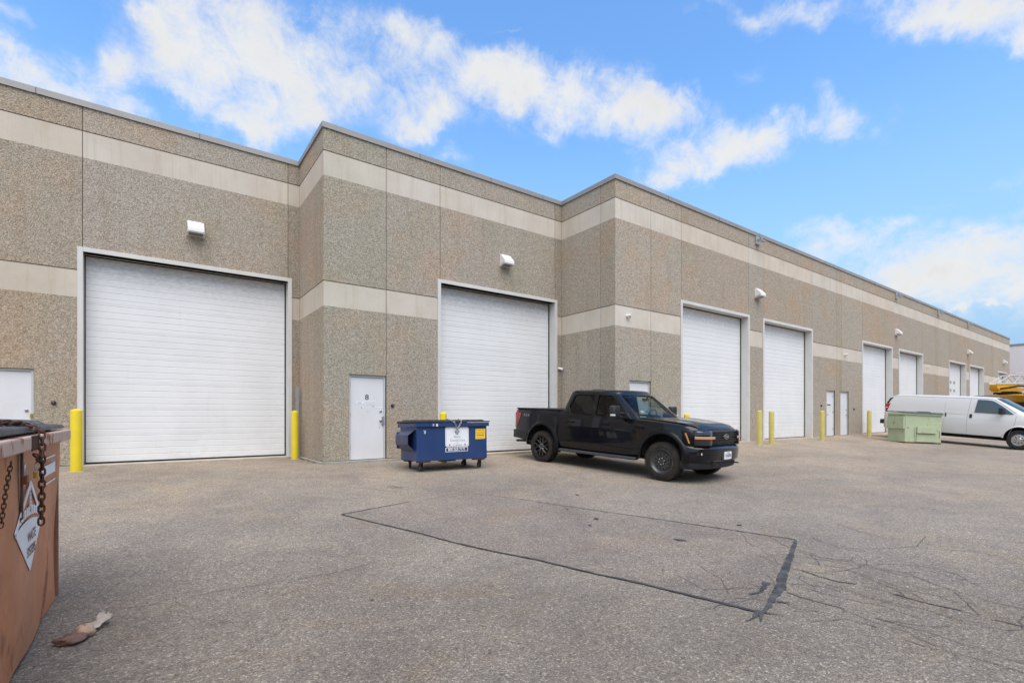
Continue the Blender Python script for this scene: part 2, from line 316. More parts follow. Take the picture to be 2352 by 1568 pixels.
LAMPW = pm('white_lamp_housing', (.78, .77, .76), .4, var=.06); LENS = pm('lamp_lens', (.30, .30, .27), .25, var=.3, vs=12); TAR = pm('tar_sealant', (.042, .042, .043), .7, var=.4, vs=9, bump=.002, dirt=.8, dirtc=(.13, .12, .11))
# ---------------------------------------------------------------- ground
def SS(x):
    t = min(1, max(0, (x - 9) / 10)); return t * t * (3 - 2 * t)
def zg(x, y):
    s = SS(x); yy = 12.4 - y
    if yy < 0: d = yy * .012
    elif y < 4.5: d = 7.9 + 1.2 * (1 - math.exp(-(4.5 - y) / 3))
    else: d = yy
    return -.06 - (.041 + .036 * s) * d + .37 * s
def axis(pts):
    r = []
    for a, b, st in pts:
        n = max(1, round((b - a) / st)); r += [a + (b - a) * i / n for i in range(n)]
    return r + [pts[-1][1]]
gx = axis([(-400, -60, 60), (-60, -6, 6), (-6, 24, .5), (24, 80, 4), (80, 500, 60)]); gy = axis([(-400, -40, 60), (-40, -4, 4), (-4, 17, .5), (17, 60, 8), (60, 500, 60)])
m = MB(); m.add([(x, y, zg(x, y)) for y in gy for x in gx], [(j*len(gx)+i, j*len(gx)+i+1, (j+1)*len(gx)+i+1, (j+1)*len(gx)+i) for j in range(len(gy)-1) for i in range(len(gx)-1)])
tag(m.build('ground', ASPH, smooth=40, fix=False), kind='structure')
def surf_poly(pts, dz, n=14):
    pass
# saw-cut patch: a rectangle-like sheet over the sunken spot
Pc = [(2.173, 7.054), (3.79, 1.99), (6.36, 2.87), (4.53, 7.68)]
Pa = [(2.173,7.054),(2.416,6.353),(2.673,5.659),(2.86,5.028),(3.093,4.446),(3.256,4.058),(3.45,3.335),(3.58,2.982),(3.657,2.65),(3.749,2.303),(3.815,1.99)]
Pb = [(4.5,7.70),(4.961,6.796),(5.28,6.001),(5.65,5.136),(5.924,4.523),(6.096,3.912),(6.242,3.36),(6.345,2.985),(6.369,2.863)]
def lerp_path(P, t):
    L = [0]
    for i in range(len(P) - 1): L.append(L[-1] + math.dist(P[i], P[i+1]))
    d = t * L[-1]
    for i in range(len(P) - 1):
        if d <= L[i+1] + 1e-9:
            q = (d - L[i]) / (L[i+1] - L[i]); return (P[i][0] + (P[i+1][0]-P[i][0])*q, P[i][1] + (P[i+1][1]-P[i][1])*q)
    return P[-1]
m = MB()
def pf(u, v):
    a = lerp_path(Pa, v); b = lerp_path(Pb, v); x = a[0] + (b[0]-a[0])*u; y = a[1] + (b[1]-a[1])*u; return (x, y, zg(x, y) + .005)
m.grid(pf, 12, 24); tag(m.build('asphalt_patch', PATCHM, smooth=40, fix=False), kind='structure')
rnd = random.Random(4)
def ribbon(m, pts, w0, w1, dz, jag=.3, step=.05, wander=.0):
    # flat strip lying on the ground along pts, ragged edges
    n = max(3, int(sum(math.dist(pts[i], pts[i+1]) for i in range(len(pts)-1)) / step)); P = [lerp_path(pts, i / n) for i in range(n + 1)]
    vs = []; ox = 0
    for i, p in enumerate(P):
        a = P[max(0, i-1)]; b = P[min(n, i+1)]; dx, dy = b[0]-a[0], b[1]-a[1]; l = math.hypot(dx, dy) or 1; nx, ny = -dy/l, dx/l
        ox = ox * .8 + rnd.uniform(-1, 1) * wander; ww = (w0 + (w1 - w0) * i / n) / 2
        ta = ww * (1 + rnd.uniform(-jag, jag)); tb = ww * (1 + rnd.uniform(-jag, jag))
        for s_ in ((ox + ta), (ox - tb)): x, y = p[0] + nx*s_, p[1] + ny*s_; vs.append((x, y, zg(x, y) + dz))
    m.add(vs, [(2*i, 2*i+1, 2*i+3, 2*i+2) for i in range(n)])
m = MB()
ribbon(m, Pa, .020, .036, .0095, .4); ribbon(m, [(2.173,7.054),(2.552,7.162),(2.981,7.271),(3.352,7.387)], .035, .02, .0095)
ribbon(m, [(4.56,7.60)] + Pb[1:], .015, .034, .0095, .4); ribbon(m, [(3.938,7.541),(4.402,7.68)], .012, .012, .0095)
ribbon(m, [(6.331,2.851),(5.836,2.659),(5.264,2.454),(4.721,2.252),(4.47,2.142)], .038, .08, .0098, .3); ribbon(m, [(4.47,2.142),(4.139,2.056),(3.838,1.958)], .075, .025, .0098, .5)
ribbon(m, [(4.55,2.30),(4.25,2.20),(4.12,2.22)], .05, .02, .0102, .7); ribbon(m, [(3.85,2.0),(3.70,1.955),(3.573,1.96)], .05, .008, .0102, .6); ribbon(m, [(3.83,1.97),(3.65,1.89)], .035, .006, .0106, .6); ribbon(m, [(3.84,1.95),(3.91,1.85)], .02, .008, .0106, .5)
ribbon(m, [(4.16,2.02),(4.20,1.93)], .03, .01, .0106, .5)
for (a, b_, w_) in [([(5.184,2.28),(5.124,2.109),(5.111,1.919),(5.185,1.804)], .014, .02), ([(5.162,1.513),(5.128,1.382),(5.126,1.267),(5.15,1.074)], .018, .018), ([(5.12,.885),(5.137,.741)], .013, .013),
                    ([(4.445,2.074),(4.423,1.945),(4.428,1.823),(4.439,1.635)], .013, .009), ([(4.432,1.427),(4.443,1.338),(4.434,1.221)], .013, .008)]:
    ribbon(m, a, b_, w_, .0065, .45, .03, .003)
tag(m.build('tar_seams', TAR, fix=False), kind='structure')
m = MB(); CR = [[(5.923,2.683),(5.871,2.506),(5.813,2.378),(5.905,2.217),(5.895,1.948),(5.831,1.686),(5.871,1.527),(5.767,1.404),(5.702,1.267),(5.379,1.086),(5.14,.97)],
 [(5.415,2.468),(5.547,2.283),(5.624,2.111),(5.588,1.994),(5.45,1.8),(5.3,1.55),(5.18,1.45)], [(6.208,1.697),(6.205,1.556),(6.155,1.325),(6.039,1.14)], [(5.871,2.506),(5.716,2.382),(5.614,2.297),(5.492,2.233)],
 [(6.295,3.15),(6.025,2.878),(5.927,2.717)], [(6.055,3.36),(5.81,3.187),(5.641,2.991)], [(4.434,1.221),(4.45,1.036),(4.412,.876),(4.378,.73),(4.381,.5),(4.3,.2)], [(4.16,1.162),(4.161,1.044),(4.201,.904),(4.225,.77),(4.219,.5)],
 [(8.228,1.579),(8.368,1.395),(8.6,1.1)], [(13.214,3.075),(13.101,2.601),(13.141,1.875)], [(3.963,1.681),(4.066,1.624),(4.236,1.551),(4.253,1.442),(4.252,1.351)], [(4.201,2.042),(4.173,1.947),(4.136,1.862),(4.215,1.735)],
 [(1.008,4.806),(1.289,4.795),(1.53,4.789),(1.9,4.9)], [(1.602,5.174),(1.771,5.326)], [(.222,4.82),(.394,4.85),(.575,4.862),(.9,4.82)], [(-.215,4.861),(-.075,4.842),(.1,4.799)],
 [(5.15,1.074),(5.12,.885),(5.137,.741),(5.1,.3)], [(5.702,1.267),(5.6,1.0),(5.62,.7)], [(5.25,1.8),(5.35,1.6),(5.3,1.4),(5.16,1.3)], [(5.0,2.2),(4.95,1.9),(4.9,1.6),(4.95,1.3),(4.9,1.0)], [(4.7,2.1),(4.68,1.8),(4.75,1.5),(4.7,1.2)],
 [(4.0,2.35),(4.3,2.6),(4.5,3.0)], [(3.9,2.5),(4.05,2.9)], [(10.5,4.2),(10.2,3.5),(10.4,2.9),(10.1,2.2)], [(12,6.2),(11.5,5.2),(11.6,4.3)], [(-.3,12.0),(.3,12.15),(.9,12.05),(1.7,12.3)], [(4.6,6.1),(5.0,5.5),(5.2,5.2)], [(2.5,9.4),(3.2,8.8),(3.5,8.2)], [(3.5,8.5),(4.3,8.2),(5.2,8.5)], [(7.5,1.6),(7.4,2.4),(7.8,3.0)], [(6.6,2.2),(7.2,1.9),(7.9,2.0)]]
for k in range(46):
    x, y = rnd.uniform(3.9, 7.6), rnd.uniform(-.3, 2.9); a = R(-90) + rnd.uniform(-.55, .55) if k % 3 else rnd.uniform(0, 6.28); P_ = [(x, y)]
    if x + y * .3 > 7.9: continue
    for j in range(rnd.randint(3, 8)): a += rnd.uniform(-.55, .55); x += .11*math.cos(a); y += .11*math.sin(a); P_.append((x, y))
    CR.append(P_)
for c in CR: ribbon(m, c, .005, .007, .0075, .6, .03, .006)
CRM = pm('dark_crack', (.115, .10, .088), .95, var=.4, vs=30)  # dark tone of the strips drawn as cracks
tag(m.build('pavement_cracks', CRM, fix=False), kind='structure')
# pale sandy wear beside the seams and dark drips
def blot(m, x, y, rx, ry, dz, rot=0):
    n = 14; vs = []
    for k in range(n):
        q = 2*math.pi*k/n; a, b = rx*math.cos(q)*rnd.uniform(.7, 1.15), ry*math.sin(q)*rnd.uniform(.7, 1.15)
        X, Y = x + a*math.cos(rot) - b*math.sin(rot), y + a*math.sin(rot) + b*math.cos(rot); vs.append((X, Y, zg(X, Y) + dz))
    m.add(vs, [tuple(range(n))])
m = MB()
for i, (x, y) in enumerate([(4.883,6.001),(4.573,5.391),(5.196,5.694),(5.133,5.017),(4.789,4.798),(5.355,4.692),(5.179,3.673),(6.148,6.476),(1.465,3.951),(1.757,2.652),(6.548,3.685),(3.2,8.7),(1.9,4.6),(.9,5.4)]):
    r_ = [.02,.018,.03,.065,.045,.02,.075,.05,.016,.014,.045,.02,.012,.012][i]; blot(m, x, y, r_, r_ * .55, .0105, rnd.uniform(0, 3))
tag(m.build('oil_drips', TAR, fix=False), kind='structure')
TIRE = pm('rubber_mark', (.10, .09, .08), .9, var=.4)
m = MB(); ribbon(m, [(3.52,8.75),(3.60,8.62),(3.68,8.60)], .02, .012, .006, .6, .02); ribbon(m, [(3.66,8.82),(3.69,8.66),(3.76,8.58)], .016, .03, .0065, .5, .02); ribbon(m, [(3.60,8.90),(3.66,8.80)], .02, .01, .006)
tag(m.build('tyre_scuff', TIRE, fix=False), kind='structure')

# ---------------------------------------------------------------- the warehouse
YA, YB, YC, XR1, XR2, XE, HT = 14.74, 12.37, 10.02, 3.375, 11.04, 63.8, 8.18
B = thing('warehouse', 'long warehouse of pebbled concrete panels with pale bands and white overhead doors', 'building')
def sub_rects(r, holes):
    rs = [r]
    for h in holes:
        nr = []
        for (a, b, c, d) in rs:
            if h[1] <= a or h[0] >= b or h[3] <= c or h[2] >= d: nr.append((a, b, c, d)); continue
            if h[0] > a: nr.append((a, h[0], c, d))
            if h[1] < b: nr.append((h[1], b, c, d))
            a2, b2 = max(a, h[0]), min(b, h[1])
            if h[2] > c: nr.append((a2, b2, c, h[2]))
            if h[3] < d: nr.append((a2, b2, h[3], d))
        rs = nr
    return rs
def wall_run(panels, holes, place, zb=0.0, th=.22):
    """panels: (u0,u1,tint); place: Matrix taking (u, depth, z) to the world"""
    m = MB(); m.m = place; g = .0078
    for (a, b, tn) in panels:
        a += g; b -= g
        for (z0, z1, mt) in ((zb, 3.765, 0), (3.765, 4.365, 1), (4.385, 6.92, 0), (6.92, 7.51, 1), (7.53, 8.06, 0)):
            m.tint = tuple(t_ * (1 if mt == 0 else 1.0) for t_ in tn)
            for (p, q, r_, s_) in sub_rects((a, b, z0, z1), holes): m.box(p, q, (0 if mt == 0 else .006), th, r_, s_, mt)
    m.tint = (.99, .99, .99)
    lo, hi = panels[0][0], panels[-1][1]
    for (p, q, r_, s_) in sub_rects((lo + .01, hi - .01, zb, 8.05), holes): m.box(p, q, .018, th - .02, r_ + .001, s_, 2)
    return m.build('wall', [AGG, BAND, JOINT], B)
nrm = lambda *a: a
T = {'n': (1, 1, 1), 'g': (.955, .985, .955), 'p': (1.03, .97, .925), 'l': (1.06, 1.07, 1.075), 'd': (.87, .855, .82), 'm': (1.0, .99, .985), 't': (.97, .94, .89)}
hA = [(-2.95, -2.03, -1, 2.12), (-1.24, 3.10, -1, 4.80)]
pA = [(-9, -1.23, T['t']), (-1.23, 3.08, T['n']), (3.08, 3.39, T['d'])]
wall_run(pA, hA, Matrix.Translation((0, YA, 0)))
d8 = (4.0, 4.955, -1, 2.14); hB = [d8, (6.53, 10.76, -1, 4.80)]
pB = [(3.375, 4.965, T['g']), (4.965, 6.53, (1.0, 1.01, 1.015)), (6.53, 10.75, T['n']), (10.75, 11.06, T['d'])]
wall_run(pB, hB, Matrix.Translation((0, YB, 0)))
d9 = (11.67, 12.665, -1, 2.17); hC = [d9]; pC = [(11.04, 12.67, T['l']), (12.67, 14.24, (1.05, 1.045, 1.035))]
for k in range(3):
    s_ = 15.24 * k; hC += [(14.27+s_, 18.44+s_, -1, 4.86), (19.59+s_, 23.74+s_, -1, 4.86)]
    if k == 0: hC += [(25.27, 26.19, -1, 2.27), (26.80, 27.76, -1, 2.27)]
    pC += [(14.24+s_, 18.44+s_, T['p']), (18.44+s_, 19.6+s_, T['m']), (19.6+s_, 23.8+s_, T['p'] if k == 0 else T['m']), (23.8+s_, 26.33+s_, T['m']), (26.33+s_, 26.93+s_, T['t']), (26.93+s_, 29.48+s_, (1.03, 1.02, 1.0))]
hC += [(59.2, 62.6, -1, 4.86)]; pC += [(59.96, XE, T['m'])]
wall_run(pC, hC, Matrix.Translation((0, YC, 0)))
# returns face -X : u runs towards -Y
ret = lambda x, y1: Matrix.Translation((x, y1, 0)) @ Matrix.Rotation(R(-90), 4, 'Z')
wall_run([(0, YA - 13.22, T['p']), (YA - 13.22, YA - YB + .0, (.97, .93, .87))], [], ret(XR1, YA))
wall_run([(0, YB - 10.60, (1.0, 1.0, .98)), (YB - 10.60, YB - YC, (.95, .95, .91))], [], ret(XR2, YB))
m = MB(); m.box(XE - .3, XE, YC + .25, 34, .0, 8.05); m.box(-9, XE - .31, 33.8, 34, 0, 8.05); m.box(-9.0, -8.8, YA + .25, 33.7, 0, 8.05); m.tint = (.99, .99, .99); m.build('rear_wall', [AGG], B)
m = MB(); m.add([(-9, YA+.2, 7.7), (XR1+.2, YA+.2, 7.7), (XR1+.2, YB+.2, 7.7), (XR2+.2, YB+.2, 7.7), (XR2+.2, YC+.2, 7.7), (XE-.2, YC+.2, 7.7), (XE-.2, 33.8, 7.7), (-9, 33.8, 7.7)], [tuple(range(8))]); m.build('roof', ROOFM, B, fix=False)
# metal coping: profile swept along the parapet
path = [(-9, YA), (XR1, YA), (XR1, YB), (XR2, YB), (XR2, YC), (XE, YC), (XE, 34)]
m = MB(); prof = [(-.035, 8.055), (-.035, 8.185), (-.02, 8.2), (.30, 8.175), (.30, 8.08), (0.02, 8.062)]; rings = []
for i, p in enumerate(path):
    a = Vector(path[max(0, i-1)]); b = Vector(path[i]); c = Vector(path[min(len(path)-1, i+1)])
    d1 = (b - a).normalized() if i else (c - b).normalized(); d2 = (c - b).normalized() if i < len(path)-1 else d1
    n1 = Vector((-d1.y, d1.x)); n2 = Vector((-d2.y, d2.x)); nb = n1 + n2; nb = nb / nb.dot(n1) if nb.length > .1 else n1   # inward = left of travel
    rings.append([(b.x + nb.x*o_, b.y + nb.y*o_, z_) for (o_, z_) in prof])
m.loft(rings); m.build('coping', COPE, B)
m = MB()
for x in [-5, -2, 1, 5.9, 8.2, 10.2, 13.5, 16.4, 19.2, 22, 25, 28, 31, 34, 37, 40, 43, 46, 49]:
    y = YA if x < 3.3 else YB if x < 11 else YC; m = MB(); m.box(x, x + .012, y - .041, y - .034, 8.06, 8.18); m.build('coping_seam', JOINT, B)
# footing ledge under the panels
m = MB()
for (a, b, y, zt) in [(-9, -1.34, YA, -.012), (3.2, XR1, YA, -.012), (XR1 - .05, 6.42, YB, -.012), (10.86, XR2, YB, -.012), (XR2 - .05, 14.17, YC, .04), (18.55, 19.49, YC, .13), (23.82, 29.4, YC, .15), (33.8, 34.7, YC, .15), (39.1, 44.6, YC, .15), (49.1, 49.9, YC, .15), (54.3, 59.1, YC, .15), (62.7, XE, YC, .15)]:
    m = MB(); m.box(a, b, y - .075, y + .03, -.5, zt); m.build('footing', FOOT, B, bevel=.008)
for (a, y0_, y1_, zt) in ((XR1, YB, YA, -.013), (XR2, YC, YB, -.011)): m = MB(); m.box(a - .075, a + .03, y0_ - .055, y1_, -.5, zt); m.build('footing', FOOT, B, bevel=.008)
# ---- overhead doors
def door_profile(zt):
    """(z, depth) profile of a ribbed sectional door, section 0.61 m"""
    P = [(0.0, .0)]; z = 0; pts = []
    k = 0
    while z < zt + .3:
        for o_ in (.0, .153, .305, .458): pts.append((z + o_ + .02, 'g'))
        pts.append((z + .075, 'j')); z += .61
    pts = sorted(p for p in pts if .03 < p[0] < zt - .04)
    for (q, t_) in pts:
        if t_ == 'g': P += [(q - .008, 0), (q - .003, .0068), (q + .005, .0068), (q + .014, 0)]
        else: P += [(q - .004, 0), (q - .002, .005), (q + .002, .005), (q + .004, 0)]
    return P + [(zt, 0)]
def overhead_door(x0, x1, Y, zb, zt, dep=.30, windows=False, mats=None):
    """x0..x1 clear opening; returns the door part with frame and seal under it"""
    h = zt - zb; W = x1 - x0; P = door_profile(h + .08); m = MB()
    vs = []; 
    for (z, d) in P: vs += [(-.03, dep + d, z), (W + .03, dep + d, z)]
    m.add(vs, [(2*i, 2*i+1, 2*i+3, 2*i+2) for i in range(len(P) - 1)])
    D = m.build('overhead_door', DOORM, B, fix=False); D.location = (x0, Y, zb)
    m = MB(); f = .10; b = -.022                     # face of the channel frame, proud of the wall
    for (a, c) in ((-f, 0), (W, W + f)): m.box(a, c, b, .0, -.03, h + f)
    m.box(-.012, 0, .0, dep - .02, -.03, h); m.box(W, W + .012, .0, dep - .02, -.03, h); m.box(-.0, W, b, 0, h, h + f); m.box(.0, W, 0, dep - .02, h, h + .012)
    m.build('door_frame', WHITE, D, bevel=.006)
    m = MB(); m.box(.0, .022, dep - .02, dep - .004, 0, h); m.box(W - .03, W, dep - .02, dep - .004, 0, h); m.box(.022, W - .03, dep - .02, dep - .004, h - .03, h); m.box(0.022, W - .03, dep - .012, dep - .002, -.012, .03); m.build('weather_seal', RUBBER, D)
    m = MB(); m.box(-.1, W + .1, -.10, dep + .1, -.5, -.012); m.build('threshold', SILL, D, bevel=.01)
    m = MB(); m.box(-.02, .03, dep + .03, dep + .06, -.02, h + .1); m.box(-.02, W, dep + .08, dep + .1, -.1, h + .4)
    if windows:
        for r_ in range(2):
            for c_ in range(3):
                xx = .45 + c_ * .95; z_ = 2.66 + r_ * .58; q = MB(); q.box(xx, xx + .42, dep - .012, dep - .002, z_, z_ + .20); q.build('window_pane', GLASSL, D)
    return D
def tinted(name, col, rough=.06, alpha=None):
    t = NT(name); t.b.inputs['Base Color'].default_value = (*col, 1); t.b.inputs['Roughness'].default_value = rough; t.b.inputs['Specular IOR Level'].default_value = .8
    t.bump(t.noise(1.5, 2, .5), .004); return t.m
GLASSL = tinted('grey_glass', (.28, .29, .30), .3); GLASSD = tinted('dark_glass', (.035, .04, .045), .08)
overhead_door(-1.22, 3.08, YA, 0, 4.80); overhead_door(6.55, 10.74, YB, 0, 4.80)
doorsC = []
for k in range(3):
    for j, x in enumerate((14.29, 19.61)):
        if k == 2 and j == 0: doorsC.append(overhead_door(x + 15.24*k, x + 15.24*k + 4.12, YC, .14, 4.84, windows=True))
        else: doorsC.append(overhead_door(x + 15.24*k, x + 15.24*k + 4.12, YC, .14, 4.84))
overhead_door(59.22, 62.58, YC, .14, 4.84)
# ---- personnel doors
BRASS = pm('worn_brass', (.55, .38, .12), .35, metal=.8); DARKB = pm('dark_hinge', (.10, .06, .05), .5, metal=.5, var=.4); INK = pm('black_ink', (.012, .012, .014), .6); PAPER = pm('white_sticker', (.80, .81, .82), .4, var=.04); FAINT = pm('faded_blue_print', (.42, .55, .62), .5); GREYP = pm('grey_scuff', (.22, .21, .20), .7)
def entry_door(x0, x1, Y, zb, zt, hinge='L'):
    """opening x0..x1; leaf set 60 mm back in a pressed steel frame"""
    W = x1 - x0; h = zt - zb; m = MB(); m.box(.05, W - .05, .075, .118, .0, h - .06); D = m.build('entry_door', WDOOR, B, bevel=.003); D.location = (x0, Y, zb)
    m = MB(); m.box(.003, .048, .045, .20, 0, h - .005); m.box(W - .048, W - .003, .045, .20, 0, h - .005); m.box(.048, W - .048, .045, .20, h - .055, h - .005); m.build('door_frame', pm_frame, D, bevel=.003)
    m = MB(); m.box(-.05, W + .05, .125, .2, -.1, h); m.build('door_stop', RUBBER, D)
    xh = .05 if hinge == 'L' else W - .05; xk = W - .12 if hinge == 'L' else .12
    for z in (.25, h * .5, h - .32): q = MB(); q.lathe([(.009, 0), (.009, .11)], (xh, .068, z), 'z', 8); q.build('hinge', DARKB, D, smooth=40)
    q = MB(); q.lathe([(.033, 0), (.033, -.012), (.012, -.016), (.012, -.04), (.028, -.052), (.031, -.07), (.02, -.08)], (xk, .075, .98), 'y', 20); q.build('door_knob', STEEL, D, smooth=40)
    q = MB(); q.lathe([(.031, 0), (.031, -.018), (.022, -.026), (.01, -.026)], (xk, .075, 1.22), 'y', 20); q.build('deadbolt', STEEL, D, smooth=40)
    q = MB(); q.box(-.02, W + .02, -.10, .2, -.5, -.015); q.build('door_sill', FOOT, D, bevel=.006)
    return D
pm_frame = pm('grey_door_frame', (.58, .585, .60), .5, var=.08)
dA = entry_door(-2.95, -2.03, YA, 0, 2.12); q = MB(); q.box(.86, .90, .02, .05, 1.05, 1.15); q.build('latch_guard', BRASS, dA)
dB = entry_door(4.0, 4.955, YB, 0, 2.14)
XZ = lambda x, z, d: frame((x, d, z), (1, 0, 0), (0, 0, 1))
text('8', .19, INK, dB, XZ(.475, 1.57, .0735), 'door_number', off=.0015, xs=1.1)
q = MB(); q.box(.20, .72, .0715, .0745, 1.40, 1.475); o = q.build('sticker', PAPER, dB)
q = MB(); q.box(.235, .33, .0700, .0712, 1.425, 1.45); q.box(.38, .70, .0700, .0712, 1.447, 1.455); q.box(.42, .70, .0700, .0712, 1.425, 1.431); q.build('sticker_print', FAINT, dB)
q = MB(); q.box(.77, .89, .071, .0745, 1.30, 1.335); q.build('sticker', PAPER, dB)
q = MB(); q.box(.865, .925, .035, .0745, .86, 1.09); q.box(.875, .93, .030, .0345, .89, .93); q.build('latch_guard', GALV, dB, bevel=.004)
for a in ((.33, .342, 1.285, 1.325), (.63, .645, 1.33, 1.37), (.48, .52, 1.205, 1.212), (.80, .81, .78, .83)): q = MB(); q.box(a[0], a[1], .0727, .0745, a[2], a[3]); q.build('scuff_mark', GREYP, dB)
dC = entry_door(11.67, 12.665, YC, .02, 2.17); dD = entry_door(25.27, 26.19, YC, .16, 2.27, 'R'); dE = entry_door(26.80, 27.76, YC, .16, 2.27)
q = MB(); q.box(.22, .62, .0717, .0745, 1.50, 1.55); q.build('sticker', PAPER, dD); q = MB(); q.box(.24, .60, .070, .0744, 1.42, 1.47); q.build('mail_slot', INK, dD)
text('1', .12, INK, dD, XZ(.46, 1.32, .0737), 'door_number'); text('2', .13, FAINT, dE, XZ(.48, 1.42, .0737), 'door_number')
# scuppers / floodlight brackets under the coping of the long run
for x in (19.05, 34.3, 42.2, 49.5):
    q = MB(); q.box(x - .14, x + .14, YC - .06, YC - .003, 7.72, 8.03); q.box(x - .04, x + .04, YC - .22, YC - .06, 7.86, 7.94); q.box(x - .10, x + .10, YC - .30, YC - .18, 7.78, 7.84); q.build('scupper', GALV, B, bevel=.01)
# dirt streak from door corner kept in the joint material; wall scratch on panel by the corner
q = MB(); q.box(3.53, 3.538, YB - .003, YB + .001, .72, 1.2); q.box(3.528, 3.545, YB - .003, YB + .001, .62, .70); q.build('wall_scratch', GREYP, B)

# ---------------------------------------------------------------- wall lamps, sensors, bollards
def wall_lamp(loc, label):
    t = thing('wall_lamp', label, 'wall lamp', loc, 0, 'white wall lamps above the overhead doors')
    m = MB(); m.prism([(0, .20), (-.07, .21), (-.27, .0), (-.28, -.10), (-.24, -.10), (-.20, -.07), (-.04, -.11), (0, -.15)], 'x', -.175, .175); m.build('housing', LAMPW, t, bevel=.012, seg=2)
    m = MB(); m.prism([(-.035, -.112), (-.20, -.075), (-.235, -.106), (-.03, -.135)], 'x', -.15, .15); m.build('lens', LENS, t)
    m = MB(); m.prism([(-.245, -.101), (-.262, -.101), (-.262, -.118), (-.02, -.165), (-.0, -.165), (-.0, -.151)], 'x', -.19, -.177); m.prism([(-.245, -.101), (-.262, -.101), (-.262, -.118), (-.02, -.165), (-.0, -.165), (-.0, -.151)], 'x', .177, .19); m.box(-.176, .176, -.262, -.246, -.118, -.102); m.build('trim', LAMPW, t)
    return t
l0 = wall_lamp((.92, YA, 5.73), 'boxy white wall lamp above the large overhead door nearest the yellow bollards at left')
for (x, y, z, lb) in [(8.72, YB, 5.76, 'white wall lamp above the overhead door behind the blue dumpster'), (19.05, YC, 5.80, 'white wall lamp on the pier between the two doors behind the black pickup'),
                      (34.3, YC, 5.80, 'small white wall lamp high between the door pair behind the green dumpster'), (49.5, YC, 5.80, 'white wall lamp above the pier beside the far door with small windows'), (61.2, YC, 5.80, 'last white wall lamp near the far end of the building')]:
    c = copy_tree(l0); c.location = (x, y, z); c['label'] = lb
def bellbox(x, y, z, label):
    t = thing('door_sensor', label, 'sensor', (x, y, z), 0, 'small black round sensors beside the entry doors')
    m = MB(); m.lathe([(.045, 0), (.045, -.02), (.038, -.045), (.02, -.055)], (0, 0, 0), 'y', 18); m.build('housing', BLACKP, t, smooth=40)
    m = MB(); m.lathe([(.012, -.0), (.012, -.012)], (0, -.055, 0), 'y', 10); m.build('button', GREYP, t, smooth=40); return t
bb = bellbox(5.13, YB, 1.37, 'small black round sensor on the wall right of door 8')
for (x, y, z, lb) in [(-1.71, YA, 1.39, 'small black round sensor left of the leftmost yellow bollard'), (24.68, YC, 1.55, 'small dark sensor left of the far pair of narrow entry doors'), (28.35, YC, 1.42, 'small dark sensor right of the far pair of narrow entry doors')]:
    c = copy_tree(bb); c.location = (x, y, z); c['label'] = lb
def camera_box(loc, rz, label):
    t = thing('security_camera', label, 'camera', loc, rz, 'small security cameras on the wall')
    m = MB(); m.lathe([(.045, 0), (.045, -.02), (.03, -.03)], (0, 0, 0), 'y', 16); m.tube([(0, -.02, 0), (0, -.06, -.01), (.01, -.08, .0)], .014, 8); m.build('mount', LAMPW, t, smooth=40)
    m = MB(); m.m = Matrix.Translation((.02, -.09, .0)) @ Matrix.Rotation(R(25), 4, 'Z') @ Matrix.Rotation(R(15), 4, 'Y'); m.lathe([(.03, -.06), (.038, -.05), (.038, .09), (.028, .10)], (0, 0, 0), 'x', 18); m.build('camera_body', LAMPW, t, smooth=40)
    m = MB(); m.m = Matrix.Translation((.02, -.09, .0)) @ Matrix.Rotation(R(25), 4, 'Z') @ Matrix.Rotation(R(15), 4, 'Y'); m.lathe([(.026, .101), (.024, .106)], (0, 0, 0), 'x', 16); m.build('lens', INK, t, smooth=40); return t
cb = camera_box((11.55, YC, 4.09), 0, 'white bullet camera on the pale band above the door behind the pickup')
c = copy_tree(cb); c.location = (10.98, YB, 2.65); c.rotation_euler.z = R(-60); c['label'] = 'small white camera in the wall corner left of the black pickup'
c = copy_tree(cb); c.location = (27.26, YC, 4.05); c['label'] = 'small white camera on the pale band above the narrow entry doors'
c = copy_tree(cb); c.location = (39.87, YC, 4.17); c['label'] = 'far small camera on the pale band right of the door pair behind the van'
def bollard(x, y, h, r, mt, label, tilt=0):
    t = thing('bollard', label, 'bollard', (x, y, zg(x, y) - .02), 0, 'yellow steel bollards along the building'); t.rotation_euler.y = tilt
    h += .02; m = MB(); m.lathe([(r, 0), (r, h - .02), (r * .97, h - .008)], (0, 0, 0), 'z', 28); m.build('post', mt, t, smooth=40)
    m = MB(); m.lathe([(r * .965, h - .0079), (r * .8, h + .012), (r * .45, h + .026), (.002, h + .03)], (0, 0, 0), 'z', 28); m.build('cap', mt, t, smooth=50)
    m = MB(); m.lathe([(r + .05, -.04), (r + .04, .022), (r + .004, .034)], (0, 0, 0), 'z', 20); m.build('collar', FOOT, t, smooth=40); return t
bollard(-1.24, 13.70, 1.28, .10, YEL, 'thick bright yellow bollard just behind the rusty orange dumpster')
bollard(3.12, 14.12, 1.27, .088, YEL, 'yellow bollard with chipped foot in the wall corner right of the big door')
bollard(6.08, 11.35, 1.27, .09, YEL, 'yellow bollard standing behind the blue dumpster, only its cap visible')
bollard(13.42, 9.25, 1.22, .09, YEL, 'yellow bollard hidden behind the black pickup hood')
bollard(17.52, 9.12, 1.22, .09, YEL2, 'faded yellow bollard in front of the pier right of the pickup')
bollard(18.38, 9.12, 1.19, .09, YEL2, 'faded yellow bollard at the left edge of the fourth overhead door')
bollard(22.63, 9.14, 1.22, .09, YEL2, 'faded yellow bollard just left of the two narrow entry doors')
bollard(28.24, 9.32, 1.25, .09, YEL2, 'faded yellow bollard nearest the green dumpster and white van', R(1))
t = thing('steel_pipe', 'grey steel channel standing in the wall corner behind the yellow bollard', 'pipe', (3.27, 14.52, -.05))
